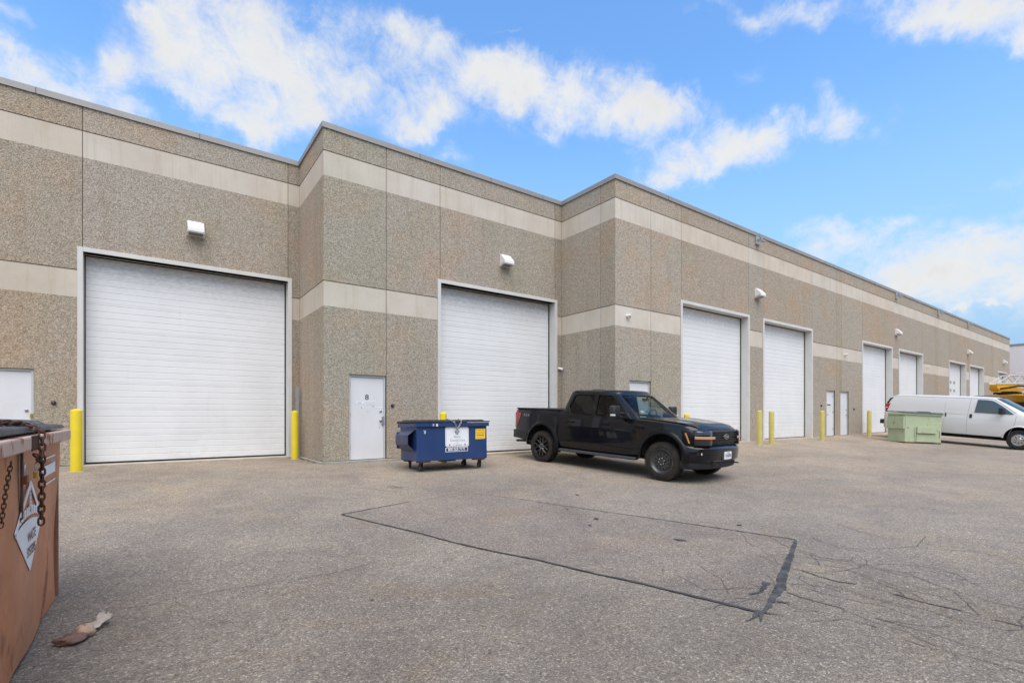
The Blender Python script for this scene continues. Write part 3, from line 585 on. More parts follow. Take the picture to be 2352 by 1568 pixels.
m = MB(); m.prism([(-.04, -.03), (.04, -.03), (.04, .03), (.034, .03), (.034, -.024), (-.034, -.024), (-.034, .03), (-.04, .03)], 'z', 0, 1.95); m.build('channel', GALV, t)
m = MB()
for z in (.3, 1.5): m.box(-.05, .05, .02, .045, z, z + .03)
m.build('bracket', STEEL, t)
# neighbouring building
FARW = pm('pale_pink_stucco', (.84, .76, .73), .9, var=.06, vs=.4, bump=.01, bs=20); 
t = thing('far_building', 'plain pale building beyond the end of the warehouse', 'building', (70.5, 0, -.4))
m = MB(); m.box(0, 30, -40, 24, 0, 8.5); m.build('wall', FARW, t); m = MB(); m.box(-.05, 30.05, -40.05, 24.05, 8.5, 8.68); m.build('coping', COPE, t)
m = MB(); m.box(-.02, .0, 9.0, 12, 0, 3.4); m.build('loading_door', WHITE, t)
# ---------------------------------------------------------------- dumpsters
def chain(m, pts, link=.045, r=.0055, wid=.014):
    L = sum(math.dist(pts[i], pts[i+1]) for i in range(len(pts)-1)); n = max(2, int(L / (link * .72))); S_ = [Vector(p) for p in pts]
    acc_ = [0]
    for i in range(len(S_)-1): acc_.append(acc_[-1] + (S_[i+1]-S_[i]).length)
    def at(d):
        for i in range(len(S_)-1):
            if d <= acc_[i+1] + 1e-9: return S_[i].lerp(S_[i+1], (d-acc_[i])/max(1e-6, acc_[i+1]-acc_[i]))
        return S_[-1]
    for k in range(n):
        a = at(L*k/n); b = at(min(L, L*(k+1)/n + .001)); c = (a+b)/2; t_ = (b-a).normalized(); s_ = t_.orthogonal().normalized(); s2 = t_.cross(s_)
        q = s_ if k % 2 else s2; q = (s_ + s2*.4).normalized() if k % 2 else (s2 - s_*.4).normalized(); h = link/2 - wid
        ring = [c + t_*(h*cx) + q*(wid*cy) + t_*(wid*ex) for (cx, cy, ex) in [(1,1,0),(1,.7,.7),(1,0,1),(1,-.7,.7),(1,-1,0),(-1,-1,0),(-1,-.7,-.7),(-1,0,-1),(-1,.7,-.7),(-1,1,0)]]
        m.tube(ring, r, 5, closed=True)
def padlock(par, c, mt, nx=(1, 0, 0), s=1, name='padlock'):
    M4 = frame(c, Vector((0, 0, 1)).cross(Vector(nx)), (0, 0, 1)); m = MB(); m.m = M4 @ Matrix.Scale(s, 4)
    m.box(-.028, .028, -.05, .0, -.012, .012); o = m.build(name, mt, par, bevel=.004)
    m = MB(); m.m = M4 @ Matrix.Scale(s, 4); m.tube([(-.018, 0, 0), (-.018, .04, 0), (-.012, .054, 0), (0, .06, 0), (.012, .054, 0), (.018, .04, 0), (.018, 0, 0)], .005, 8); m.build('shackle', STEEL, o, smooth=40); return o
BLUE = pm('blue_dumpster_paint', (.010, .043, .155), .4, var=.25, vs=3, rust=.45, rustc=(.35, .38, .42), rs=11, rthr=.74, dirt=.22, dirtc=(.10, .11, .16), streak=True)
BLUE2 = pm('sleeve_blue_paint', (.040, .052, .135), .5, var=.2, vs=4, dirt=.4, dirtc=(.14, .14, .18), streak=True)
LID = pm('black_plastic_lid', (.022, .022, .021), .55, var=.35, vs=3, dirt=.4, dirtc=(.07, .065, .06)); RUSTY = pm('rusty_iron', (.10, .045, .025), .85, var=.5, vs=18, bump=.002)
CASTER = pm('caster_fork', (.12, .07, .045), .7, metal=.3, var=.4, vs=14); RED = pm('maple_red', (.62, .02, .02), .5); GREENK = pm('dark_green_ink', (.03, .09, .07), .5)
WSIGN = pm('white_sign', (.78, .79, .80), .35, var=.03); GREYINK = pm('grey_ink', (.22, .22, .24), .5); BLUEINK = pm('blue_ink', (.03, .06, .18), .5); YSTK = pm('yellow_sticker', (.85, .62, .04), .4, var=.1); ORINK = pm('orange_ink', (.75, .13, .02), .5)
def lump(m, c, r, seed, amp=.25, sq=(1, 1, 1), nu=14, nv=9):
    q = random.Random(seed); ph = [(q.uniform(0, 6), q.uniform(0, 6), q.uniform(1.5, 5), q.uniform(1.5, 5)) for _ in range(4)]; vs = []
    for j in range(nv + 1):
        for i in range(nu):
            a, b = 2*math.pi*i/nu, math.pi*j/nv - math.pi/2; k = 1 + amp*sum(math.sin(p[2]*a*1.0 // 1 * 0 + round(p[2])*a + p[0]) * math.cos(p[3]*b + p[1]) for p in ph)/2.2
            vs.append((c[0] + r*k*sq[0]*math.cos(a)*math.cos(b), c[1] + r*k*sq[1]*math.sin(a)*math.cos(b), c[2] + r*k*sq[2]*math.sin(b)))
    m.add(vs, [(j*nu+i, j*nu+(i+1) % nu, (j+1)*nu+(i+1) % nu, (j+1)*nu+i) for j in range(nv) for i in range(nu)])
def caster(par, x, y, ztop, rz=0):
    m = MB(); M4 = Matrix.Translation((x, y, 0)) @ Matrix.Rotation(rz, 4, 'Z'); m.m = M4
    m.box(-.06, .06, -.06, .06, ztop - .012, ztop); m.box(-.032, -.026, -.022, .045, .06, ztop - .012); m.box(.026, .032, -.022, .045, .06, ztop - .012); m.lathe([(.03, 0), (.03, .03)], (0, 0.01, ztop - .045), 'z', 14); o = m.build('caster', CASTER, par)
    m = MB(); m.m = M4; m.lathe([(.055, -.022), (.071, -.019), (.074, 0), (.071, .019), (.055, .022)], (0, .03, .074), 'x', 22); m.build('wheel', BLACKP, o, smooth=40)
    m = MB(); m.m = M4; m.lathe([(.03, -.024), (.03, .024)], (0, .03, .074), 'x', 14); m.build('hub', GALV, o, smooth=40)
def round_rect(w, h, r, n=5):
    P = []
    for (cx, cy, a0) in ((w/2-r, h/2-r, 0), (-w/2+r, h/2-r, 90), (-w/2+r, -h/2+r, 180), (w/2-r, -h/2+r, 270)):
        for k in range(n+1): a = R(a0 + 90*k/n); P.append((cx + r*math.cos(a), cy + r*math.sin(a)))
    return P
BD = thing('blue_dumpster', 'navy blue wheeled dumpster with black lid and white company sign, beside door 8', 'dumpster', (5.655, 10.50, -.142), R(-3.3)); BD.rotation_euler.x = R(-2.0)
W2, Dp = .885, .50; z0, z1 = .222, 1.06
m = MB(); m.prism([(-Dp, z0), (Dp, z0), (Dp + .03, z1), (-Dp - .0, z1)], 'x', -W2, W2); body = m.build('body', BLUE, BD, bevel=.008)
m = MB()
for (a, b, c, d) in ((-W2-.045, W2+.045, -Dp-.045, -Dp-.001), (-W2-.045, W2+.045, Dp+.031, Dp+.075), (-W2-.045, -W2-.001, -Dp-.0009, Dp+.0309), (W2+.001, W2+.045, -Dp-.0009, Dp+.0309)): m.box(a, b, c, d, z1 - .075, z1 + .012)
m.build('rim', BLUE, BD, bevel=.005)
m = MB()
for s_ in (-1,):
    for k in range(1):
        pts = [(0, .92), (-.17, .80), (-.17, .60), (0, .44)]; th = .008
        for i in range(3):
            a, b = pts[i], pts[i+1]; a = (s_*(W2 - a[0]) , a[1]); b = (s_*(W2 - b[0]), b[1]); dx, dz = b[0]-a[0], b[1]-a[1]; l = math.hypot(dx, dz); nx, nz = dz/l*th, -dx/l*th
            m2 = MB(); m2.prism([a, b, (b[0]+nx, b[1]+nz), (a[0]+nx, a[1]+nz)], 'y', -.41, .36)
            m.add(m2.v, m2.f)
        m.box(s_*W2 + (.0 if s_ > 0 else -.16), s_*W2 + (.16 if s_ > 0 else -.0), .34, .352, .50, .88) if s_ else None
m.build('fork_sleeve', BLUE2, BD, bevel=.002)
m = MB(); m.box(-W2+.10, -W2+.16, -.38, -.375, .3, .31); m.v = []; m.f = []; m.mi = []; m.c = []
def lid(x0, x1, y0, y1, zf, zb, nr, par, mt=LID):
    m = MB(); t_ = .022
    def zt(y): return zf + (zb - zf) * (y - y0) / (y1 - y0)
    m.add([(x0, y0, zf-.03), (x1, y0, zf-.03), (x1, y1, zb-.03), (x0, y1, zb-.03), (x0, y0, zf), (x1, y0, zf), (x1, y1, zb), (x0, y1, zb)], [(0,3,2,1),(4,5,6,7),(0,1,5,4),(1,2,6,5),(2,3,7,6),(3,0,4,7)])
    w = (x1 - x0) / (nr + .6)
    for k in range(nr):
        a = x0 + w*(k + .45); b = a + w * .62; m.add([(a, y0+.09, zt(y0+.09)), (b, y0+.09, zt(y0+.09)), (b, y1-.09, zt(y1-.09)), (a, y1-.09, zt(y1-.09)), (a+.03, y0+.15, zt(y0+.15)+t_*1.4), (b-.03, y0+.15, zt(y0+.15)+t_*1.4), (b-.03, y1-.15, zt(y1-.15)+t_*1.4), (a+.03, y1-.15, zt(y1-.15)+t_*1.4)], [(4,5,6,7),(0,1,5,4),(1,2,6,5),(2,3,7,6),(3,0,4,7)])
    return m.build('lid', mt, par, bevel=.008)
lid(-W2-.06, -.008, -Dp-.06, Dp+.09, z1+.050, z1+.075, 5, BD); lid(.008, W2+.06, -Dp-.06, Dp+.09, z1+.050, z1+.075, 5, BD)
m = MB(); m.tube([(-W2-.05, Dp+.1, z1+.03), (W2+.05, Dp+.1, z1+.03)], .012, 8); m.build('hinge_rod', RUSTY, BD)
for a in ((-W2+.02, -W2+.32, -Dp+.01, -Dp+.12), (W2-.35, W2-.05, -Dp+.01, -Dp+.12), (-W2+.02, -W2+.32, Dp-.22, Dp-.10), (W2-.35, W2-.05, Dp-.22, Dp-.10)): m = MB(); m.box(*a, z0-.03, z0-.001); m.build('caster_plate', RUSTY, BD)
m = MB(); m.box(-.15, .25, -.1, .02, z0-.05, z0-.002); m.build('drain_box', RUSTY, BD)
for (x, y, a) in ((-.72, -.33, .3), (-.74, .30, -.4), (.74, -.40, .1), (.72, .34, .5)): caster(BD, x, y, z0 - .03, a)
FP = lambda x, z, d=.0: frame((x, -Dp - d, z), (1, 0, 0), (0, 0, 1))
def flat(par, M4, poly, mt, name, th=.0015):
    m = MB(); m.m = M4; m.prism(poly, 'z', 0, th); return m.build(name, mt, par)
sg = flat(BD, FP(.10, .745, .001), round_rect(.60, .455, .05), WSIGN, 'company_sign', .003)
m = MB(); m.m = FP(.10, .745, .0042); P1 = round_rect(.565, .42, .038); P2 = round_rect(.555, .41, .034); n_ = len(P1); m.add([(p[0], p[1], 0) for p in P1] + [(p[0], p[1], 0) for p in P2], [(i, (i+1) % n_, n_+(i+1) % n_, n_+i) for i in range(n_)]); m.build('sign_border', BLUEINK, sg)
def sgt(body, size, x, z, mt, xs=1, off=0): return text(body, size, mt, sg, FP(x, z, .0045), 'lettering', .0006, 'CENTER', xs, off)
for (big, small, z_) in (('W', 'ASTE', .735), ('C', 'ONNECTIONS', .66), ('C', 'ANADA', .555)):
    bw = {'ASTE': .115, 'ONNECTIONS': .315, 'ANADA': .155}[small]; bs = .082; cx_s = .10 + .035
    text(big, bs, GREYINK, sg, FP(cx_s - bw/2 - .034, z_ + .006, .0045), 'lettering', .0006, 'CENTER', .9)
    text(small, .060, GREYINK, sg, FP(cx_s, z_, .0045), 'lettering', .0006, 'CENTER', {'ASTE': .83, 'ONNECTIONS': .86, 'ANADA': .78}[small])
sgt('OF', .034, .10, .607, GREYINK)
# four-part diamond emblem
m = MB(); m.m = FP(.10, .862, .0045)
for a in range(4):
    ca, sa = math.cos(a*math.pi/2), math.sin(a*math.pi/2)
    for P in ([(0, .075), (.028, .045), (.010, .040), (0, .048)], [(0, .075), (0, .048), (-.010, .040), (-.028, .045)], [(.034, .040), (.058, .012), (.044, .006), (.024, .030)]): m.prism([(ca*p[0]*.9-sa*p[1]*.9, sa*p[0]*.9+ca*p[1]) for p in P], 'z', 0, .0006)
m.prism([(-.016, -.02), (.004, .026), (.016, .026), (-.004, -.02)], 'z', 0, .0006); m.build('emblem', GREENK, sg)
LEAF = [(0, .5), (.09, .33), (.17, .37), (.14, .10), (.28, .23), (.31, .16), (.46, .18), (.40, .03), (.48, -.02), (.26, -.20), (.29, -.28), (.03, -.24), (.03, -.46), (-.03, -.46), (-.03, -.24), (-.29, -.28), (-.26, -.20), (-.48, -.02), (-.40, .03), (-.46, .18), (-.31, .16), (-.28, .23), (-.14, .10), (-.17, .37), (-.09, .33)]
for x in (-.09, .30): flat(sg, FP(x, .565, .0045), [(p[0]*.055, p[1]*.055) for p in LEAF], RED, 'maple_leaf', .0006)
pn = flat(BD, FP(.085, .455, .001), [(-.285, -.052), (.285, -.045), (.285, .052), (-.285, .045)], WSIGN, 'phone_plate', .003); flat(pn, FP(.085, .455, .0042), [(-.272, -.041), (.272, -.034), (.272, .041), (-.272, .034)], pm('navy_ink', (.015, .03, .10), .5), 'plate_field', .0005)
text('800-363-7171', .090, WSIGN, pn, FP(.085, .455, .0052) @ Matrix.Rotation(R(.6), 4, 'Z'), 'lettering', .0006, 'CENTER', .87, .0016)
ys = flat(BD, FP(.715, .80, .001), [(-.135, -.12), (.125, -.115), (.135, .125), (-.13, .12)], YSTK, 'warning_sticker', .002)
text('DO NOT PARK', .037, ORINK, ys, FP(.715, .892, .0035), 'lettering', .0005, 'CENTER', .92, .0012)
m = MB(); m.m = FP(.715, .80, .0032); q = random.Random(3)
for (z_, h_, n_) in ((.055, .006, 9), (.025, .014, 6), (.005, .012, 5), (-.062, .008, 9), (-.085, .007, 7), (-.10, .005, 8)):
    x = -.11
    while x < .10: w_ = q.uniform(.008, .03); m.box(x, min(.11, x + w_), z_, z_ + h_, 0, .0005); x += w_ + .008
m.build('fine_print', ORINK, ys)
text('PRIVATE PROPERTY', .030, INK, ys, FP(.715, .772, .0035), 'lettering', .0005, 'CENTER', .78, .001)
text("'8", .11, PAPER, BD, FP(-.70, .865, .001) @ Matrix.Rotation(R(-8), 4, 'Z'), 'chalk_number', .0005, 'CENTER', .8)
m = MB(); m.m = FP(0, 0, .0455); q = random.Random(8)
for x in (-.52, -.50, -.44, -.43, -.41): m.box(x, x + q.uniform(.008, .018), .99 + q.uniform(0, .01), 1.05, 0, .001)
m.build('paint_chips', PAPER, BD)
t = thing('lock_chain', 'silver chain looped over the blue dumpster lid and locked at the front', 'chain'); t.parent = None; t.location = BD.location; t.rotation_euler = BD.rotation_euler
m = MB(); chain(m, [(-.08, -.30, z1+.10), (-.03, -Dp-.04, z1+.055), (.0, -Dp-.075, z1+.03), (.07, -Dp-.06, z1-.11)], .05, .006, .013); chain(m, [(.26, -.25, z1+.10), (.20, -Dp-.04, z1+.055), (.17, -Dp-.075, z1+.02), (.10, -Dp-.06, z1-.11)], .05, .006, .013); m.build('links', STEEL, t, smooth=40)
padlock(t, (.085, -Dp - .05, z1 - .145), GALV, (0, -1, 0))

# rusty orange dumpster, close at the left
OR1 = pm('faded_orange_paint', (.68, .255, .105), .55, var=.3, vs=2.2, rust=.85, rustc=(.20, .07, .03), rs=2.4, rthr=.58, dirt=.55, dirtc=(.46, .29, .20), streak=True)
PINK = pm('chalky_pink_paint', (.66, .46, .36), .65, var=.2, vs=4, rust=.95, rustc=(.26, .085, .03), rs=3.5, rthr=.56, dirt=.25, dirtc=(.45, .36, .28)); BROWNL = pm('brown_lock', (.20, .07, .025), .5, metal=.4, var=.3)
GLID = pm('grey_plastic_lid', (.045, .05, .06), .5, var=.3, vs=2, dirt=.5, dirtc=(.12, .12, .13)); STRIP = pm('worn_brown_edge', (.27, .12, .075), .7, var=.35, vs=5, rust=.8, rs=5, rthr=.55)
ox, oy, oz = -1.37, 4.18, -.385
OD = thing('orange_dumpster', 'faded orange steel dumpster with rust and diamond logo, close at the left edge', 'dumpster', (ox, oy, oz))
m = MB(); yl, yr = 2.55 - oy, 5.47 - oy; zt_ = 1.30; rings = []
def dent(x, y, z): return x + .012*math.sin(y*2.3 + 1)*math.sin(z*3.1) + .006*math.sin(y*7 + z*5)
NY, NZ = 26, 12
m.grid(lambda u, v: (dent(.745 + .02*v, yl + (yr-yl)*u, v*zt_), yl + (yr-yl)*u + (.015*math.sin(v*9) if u == 1 else 0), .035 + v*(zt_-.035)), NY, NZ)
m.build('front_panel', OR1, OD, smooth=50)
m = MB(); m.box(-.75, .735, yl, yr - .004, .035, zt_); m.build('body', OR1, OD)
m = MB(); m.box(.72, .765, yr-.03, yr+.012, .03, zt_-.25); m.build('corner_strip', STRIP, OD, bevel=.01)
m = MB(); m.box(.73, .765, yr-.32, yr+.008, zt_-.24, zt_-.005); m.build('repainted_corner', pm('pale_repaint', (.55, .40, .33), .6, var=.15, vs=4, rust=.6, rs=5, rthr=.66), OD, bevel=.004)
m = MB(); m.box(.725, .83, yl, yr+.11, zt_+.005, zt_+.085); m.box(-.80, .725, yr+.02, yr+.11, zt_+.005, zt_+.085); m.build('rim', PINK, OD, bevel=.01)
m = MB(); m.add([(-.8, yl, zt_+.10), (.80, yl, zt_+.10), (.80, yr+.05, zt_+.10), (-.8, yr+.05, zt_+.16), (-.8, yl, zt_+.21), (.79, yl, zt_+.145), (.79, yr+.02, zt_+.13), (-.8, yr+.02, zt_+.22)], [(0,3,2,1),(4,5,6,7),(0,1,5,4),(1,2,6,5),(2,3,7,6),(3,0,4,7)]); m.build('lid', GLID, OD, bevel=.012)
m = MB()
for k in range(9): y = yr - .16 - k*.3; m.add([(-.7, y-.05, zt_+.195), (.70, y-.05, zt_+.138), (.70, y+.05, zt_+.136), (-.7, y+.05, zt_+.195), (-.68, y-.03, zt_+.235), (.66, y-.03, zt_+.165), (.66, y+.03, zt_+.165), (-.68, y+.03, zt_+.235)], [(4,5,6,7),(0,1,5,4),(1,2,6,5),(2,3,7,6),(3,0,4,7)])
m.build('lid_ribs', GLID, OD, bevel=.006)
m = MB(); m.box(.55, .70, yr-.62, yr-.50, -.01, .04); m.box(.55, .70, yl+.3, yl+.45, -.01, .04); m.build('skid_foot', RUSTY, OD)
OF_ = lambda y, z, d=0: frame((.768 + .012*z/1.3 + d, y - oy, z - oz), (0, 1, 0), (0, 0, 1))
m = MB(); m.m = OF_(0, 0, .0)
OWHITE = pm('logo_white', (.88, .88, .87), .5, var=.06, vs=8, rust=.5, rs=14, rthr=.72)
top, lf, bt, rt = (4.27, .70), (3.82, .455), (4.235, .16), (4.64, .42)
def seg(m, a, b, w_):
    dx, dy = b[0]-a[0], b[1]-a[1]; l = math.hypot(dx, dy); nx, ny = -dy/l*w_/2, dx/l*w_/2; m.prism([(a[0]+nx, a[1]+ny), (a[0]-nx, a[1]-ny), (b[0]-nx, b[1]-ny), (b[0]+nx, b[1]+ny)], 'z', 0, .003)
lg = MB(); lg.m = m.m; arc = []
for k in range(9): u = k/8; arc.append((lf[0] + (rt[0]-lf[0])*u, lf[1] + (rt[1]-lf[1])*u + .045*math.sin(math.pi*u)))
lg.prism([bt] + arc[::-1], 'z', 0, .003); logo = lg.build('diamond_logo', OWHITE, OD)
lg = MB(); lg.m = m.m; seg(lg, lf, top, .032); seg(lg, top, rt, .032); lg.build('logo_outline', OWHITE, logo)
lg = MB(); lg.m = m.m
for (z_, w_) in ((.66, .006), (.635, .009), (.61, .012), (.585, .014), (.56, .022), (.535, .03)): lg.box(4.262-w_, 4.262+w_, z_-.012, z_+.008, 0, .003)
lg.build('logo_tower', OWHITE, logo)
lg = MB(); lg.m = m.m; xs_ = [3.93, 4.00, 4.07, 4.14, 4.21, 4.28, 4.35, 4.42, 4.49]
for i, y_ in enumerate(xs_): u = (y_-lf[0])/(rt[0]-lf[0]); z_ = lf[1]+(rt[1]-lf[1])*u+.045*math.sin(math.pi*u)+.022; lg.box(y_, y_+.045, z_, z_+.035+.02*math.sin(math.pi*u), 0, .003)
lg.build('logo_script', OWHITE, logo)
text('WASTE', .085, STRIP, logo, OF_(4.27, .375, .0035), 'lettering', .0005, 'CENTER', .9); text('SYSTEMS', .085, STRIP, logo, OF_(4.26, .285, .0035), 'lettering', .0005, 'CENTER', .8)
st_ = MB(); st_.m = OF_(0, 0, .0); st_.box(4.66, 5.24, .685, .76, 0, .003); s1 = st_.build('number_sticker', OWHITE, OD); st_ = MB(); st_.m = OF_(0, 0, 0); st_.box(4.66, 5.24, .805, .815, 0, .003); st_.box(4.66, 5.24, .622, .632, 0, .003); st_.build('sticker_line', OWHITE, s1)
text('555-0188' if False else 'PHONE', .06, PINK, s1, OF_(4.93, .72, .0035), 'lettering', .0005, 'CENTER', 1.3) if False else None
m = MB(); m.box(.828, .834, 3.86-oy, 4.08-oy, zt_+.001, zt_+.088); m.box(.765, .772, 3.98-oy, 4.03-oy, zt_-.40, zt_-.01); m.build('rust_plate', RUSTY, OD, bevel=.002)
def rel(P): return [(p[0]-ox, p[1]-oy, p[2]-oz) for p in P]
t = thing('rusty_chain', 'heavy rusty chain lying across the orange dumpster lid and hanging down its face', 'chain', (ox, oy, oz))
m = MB(); chain(m, rel([(-.80, 3.35, 1.11), (-.75, 3.6, 1.09), (-.70, 3.9, 1.075), (-.62, 4.12, 1.066), (-.525, 4.07, 1.03), (-.520, 4.05, .94), (-.522, 4.05, .70), (-.525, 4.05, .47)]), .050, .006, .0135)
chain(m, rel([(-.82, 3.75, 1.10), (-.70, 3.95, 1.085), (-.60, 4.12, 1.065), (-.62, 4.28, 1.06), (-.75, 4.35, 1.07)]), .050, .006, .0135); m.build('links', RUSTY, t, smooth=40)
m = MB(); chain(m, rel([(-.522, 4.02, .91), (-.515, 3.98, .86), (-.515, 3.93, .855), (-.518, 3.84, .90)]), .055, .006, .015); m.build('short_links', RUSTY, t, smooth=40)
padlock(t, rel([(-.53, 3.92, .80)])[0], BRASS, (1, 0, 0), .8); padlock(t, rel([(-.54, 3.68, .80)])[0], BROWNL, (1, 0, 0), .95)
t = thing('hanging_chain', 'thin rusty chain hanging from the orange dumpster rim nearer the frame edge', 'chain', (ox, oy, oz)); m = MB(); chain(m, rel([(-.53, 3.29, .90), (-.545, 3.28, .78), (-.56, 3.26, .60)]), .030, .0028, .0075); m.build('links', RUSTY, t, smooth=40)

# pale green dumpster in front of the van
LGREEN = pm('pale_green_paint', (.44, .50, .335), .6, var=.12, vs=3, rust=.8, rustc=(.14, .10, .04), rs=4.5, rthr=.61, dirt=.35, dirtc=(.30, .42, .20), streak=True)
GD = thing('green_dumpster', 'pale green steel dumpster with rust streaks standing in front of the white van', 'dumpster', (27.21, 7.29, -.095), R(-30)); GD.rotation_euler.y = R(2.2); GD.scale = (1, 1, 1.07)
gw, gd = .87, .42
m = MB(); m.prism([(-gd, .03), (gd, .03), (gd+.06, 1.22), (-gd, 1.18)], 'x', -gw, gw); m.build('body', LGREEN, GD, bevel=.012)
m = MB(); m.box(-gw-.03, gw+.05, -gd-.05, -gd-.001, 1.13, 1.20); m.box(-gw-.05, -gw-.001, -gd, gd, 1.13, 1.20); m.box(gw+.001, gw+.05, -gd, gd, 1.13, 1.20); m.build('rim', LGREEN, GD, bevel=.006)
m = MB(); m.box(-.36, .56, -gd-.10, -gd-.001, .40, .66); m.box(-.34, .54, -gd-.04, -gd-.001, .05, .40); o = m.build('front_pocket', LGREEN, GD, bevel=.008)
m = MB(); m.box(-gw-.07, -gw-.001, -gd+.01, gd-.0, .56, 1.06); m.build('side_pocket', LGREEN, GD, bevel=.008)
m = MB(); m.box(-.42, -.37, -gd-.03, -gd-.001, .05, .62); m.box(-gw+.01, -gw+.05, -gd-.012, -gd-.001, .06, 1.12); m.build('stiffener', LGREEN, GD, bevel=.004)
m = MB(); m.box(-.30, .30, -gd-.104, -gd-.1005, .398, .408); m.box(.58, .70, -gd-.006, -gd-.0012, .50, .52); m.box(.76, .785, -gd-.005, -gd-.0012, .22, .50); m.box(-.79, -.70, -gd-.014, -gd-.0125, .60, .62); m.box(-gw-.003, gw+.003, -gd-.003, gd, -.03, .03); m.build('rust_marks', RUSTY, GD)
m = MB(); m.prism([(-gd-.08, 1.19), (gd+.10, 1.26), (gd+.10, 1.29), (-gd-.05, 1.235)], 'x', -gw-.02, -.01); m.prism([(-gd-.08, 1.19), (gd+.10, 1.26), (gd+.10, 1.29), (-gd-.05, 1.235)], 'x', .01, gw-.0); m.build('lid', GLID, GD, bevel=.01)
m = MB(); m.tube([(.0, -.1, 1.285), (.60, -.1, 1.285), (.66, -.12, 1.25)], .012, 6); m.build('lock_bar', RUSTY, GD)

# crumpled litter by the orange dumpster
t = thing('crumpled_rag', 'crumpled brown and cream rag lying on the asphalt near the orange dumpster', 'rag', (-.35, 4.48, zg(-.35, 4.48)))
BRN = pm('dirty_brown_cloth', (.24, .14, .11), .9, var=.4, vs=25, bump=.004, bs=40); TAN = pm('tan_cloth', (.56, .38, .26), .9, var=.3, vs=25, bump=.004, bs=40); CRM_ = pm('cream_cloth', (.50, .42, .34), .85, var=.2, vs=20, bump=.006, bs=18)
m = MB(); lump(m, (-.08, -.12, .028), .085, 3, .25, (1.15, .85, .45)); m.build('dark_end', BRN, t, smooth=60)
m = MB(); lump(m, (-.01, -.05, .045), .07, 5, .2, (.95, .95, .7)); m.build('knot', TAN, t, smooth=60)
m = MB(); m.grid(lambda u, v: (.01 + v*.10 + (u-.5)*(.05 + .055*v) + .008*math.sin(v*13+u*5), -.02 + v*.19 + (u-.5)*-.085*v + .010*math.sin(u*9+v*4), .035 + v*.06 + v*(.012*math.sin(u*9+v*7) + .009*math.sin(u*21-v*11)) - .05*v*abs(u-.45)), 22, 14); m.build('loose_end', CRM_, t, smooth=60, solid=.004)
t.scale = (.88, .88, .9)
# dead leaves at the foot of the corner
m = MB(); q = random.Random(2); LEAFM = pm('dead_leaf', (.22, .13, .07), .8, var=.4)
for i in range(34):
    x, y = 3.22 + q.uniform(-.18, .75)*1.0, 12.9 + q.uniform(-.35, 1.25); x = min(x, 3.28); y = y if y < 14.2 else 14.1
    a = q.uniform(0, 6); s_ = q.uniform(.015, .04); z_ = zg(x, y) + .008; m.add([(x + s_*math.cos(a), y + s_*math.sin(a), z_), (x - s_*.4*math.sin(a), y + s_*.4*math.cos(a), z_ + .012), (x - s_*math.cos(a), y - s_*math.sin(a), z_ + .004), (x + s_*.4*math.sin(a), y - s_*.4*math.cos(a), z_ + .006)], [(0, 1, 2, 3)])
tag(m.build('leaf_litter', LEAFM, fix=False), 'scattered dead leaves at the foot of the wall corner', 'leaves', kind='stuff')

m = MB(); q = random.Random(12)
for i in range(90):
    x, y = q.uniform(-1, 9), q.uniform(2.5, 12.0); a = q.uniform(0, 6); s_ = q.uniform(.004, .012); z_ = zg(x, y) + .006
    m.add([(x + s_*math.cos(a), y + s_*math.sin(a), z_), (x - s_*.6*math.sin(a), y + s_*.6*math.cos(a), z_), (x - s_*math.cos(a), y - s_*math.sin(a), z_), (x + s_*.6*math.sin(a), y - s_*.6*math.cos(a), z_), (x, y, z_ + s_*.7)], [(0, 1, 4), (1, 2, 4), (2, 3, 4), (3, 0, 4)], i % 2)
tag(m.build('ground_grit', [LEAFM, CRM_], fix=False), 'tiny bits of grit and leaf scattered over the asphalt', 'grit', kind='stuff')
# ---------------------------------------------------------------- vehicles
def paint(name, col, rough=.35, coat=1, dust=.25, dustc=(.10, .095, .09), dscale=3):
    t = NT(name); sp = t.n('ShaderNodeSeparateXYZ'); t.l(t.tc.outputs['Object'], sp.inputs[0])
    d = t.rng(t.noise(dscale, 6, .65), .4, .75, 0, dust); low = t.rng(sp.outputs[2], 1.0, .3, 0, dust)
    c = t.mix(col, dustc, t.math('ADD', d, low, True)); t.l(c, t.b.inputs['Base Color']); t.b.inputs['Roughness'].default_value = rough
    t.b.inputs['Coat Weight'].default_value = coat; t.l(t.math('ADD', t.math('MULTIPLY', d, .3), .012), t.b.inputs['Coat Roughness']); t.b.inputs['Specular IOR Level'].default_value = .2; t.b.inputs['Coat IOR'].default_value = 1.42; return t.m
CARB = paint('black_car_paint', (.0018, .0022, .0045), .3, .85, .02, (.05, .05, .052)); BLKG = pm('gloss_black_trim', (.005, .005, .006), .3, var=.2, spec=.25); BLKM = pm('matte_black_trim', (.015, .016, .018), .6, var=.25, vs=9)
TYRE = pm('dusty_tyre', (.020, .0165, .0135), .92, var=.35, vs=7, dirt=.7, dirtc=(.062, .040, .026)); RIMG = pm('gunmetal_rim', (.085, .085, .082), .35, metal=.5, var=.25, vs=8); RIMB = pm('dark_alloy', (.02, .021, .025), .3, metal=.6, var=.2)
CHROME = pm('chrome', (.75, .75, .75), .12, metal=1, var=.05); REDL = pm('tail_lamp_red', (.42, .012, .015), .12, coat=.5, var=.2); AMB = pm('amber_lens', (.70, .30, .10), .2, var=.15); CLEARL = pm('lamp_glass', (.12, .12, .125), .1, var=.5, vs=14); COVER = pm('vinyl_bed_cover', (.035, .035, .036), .7, var=.2, vs=4)
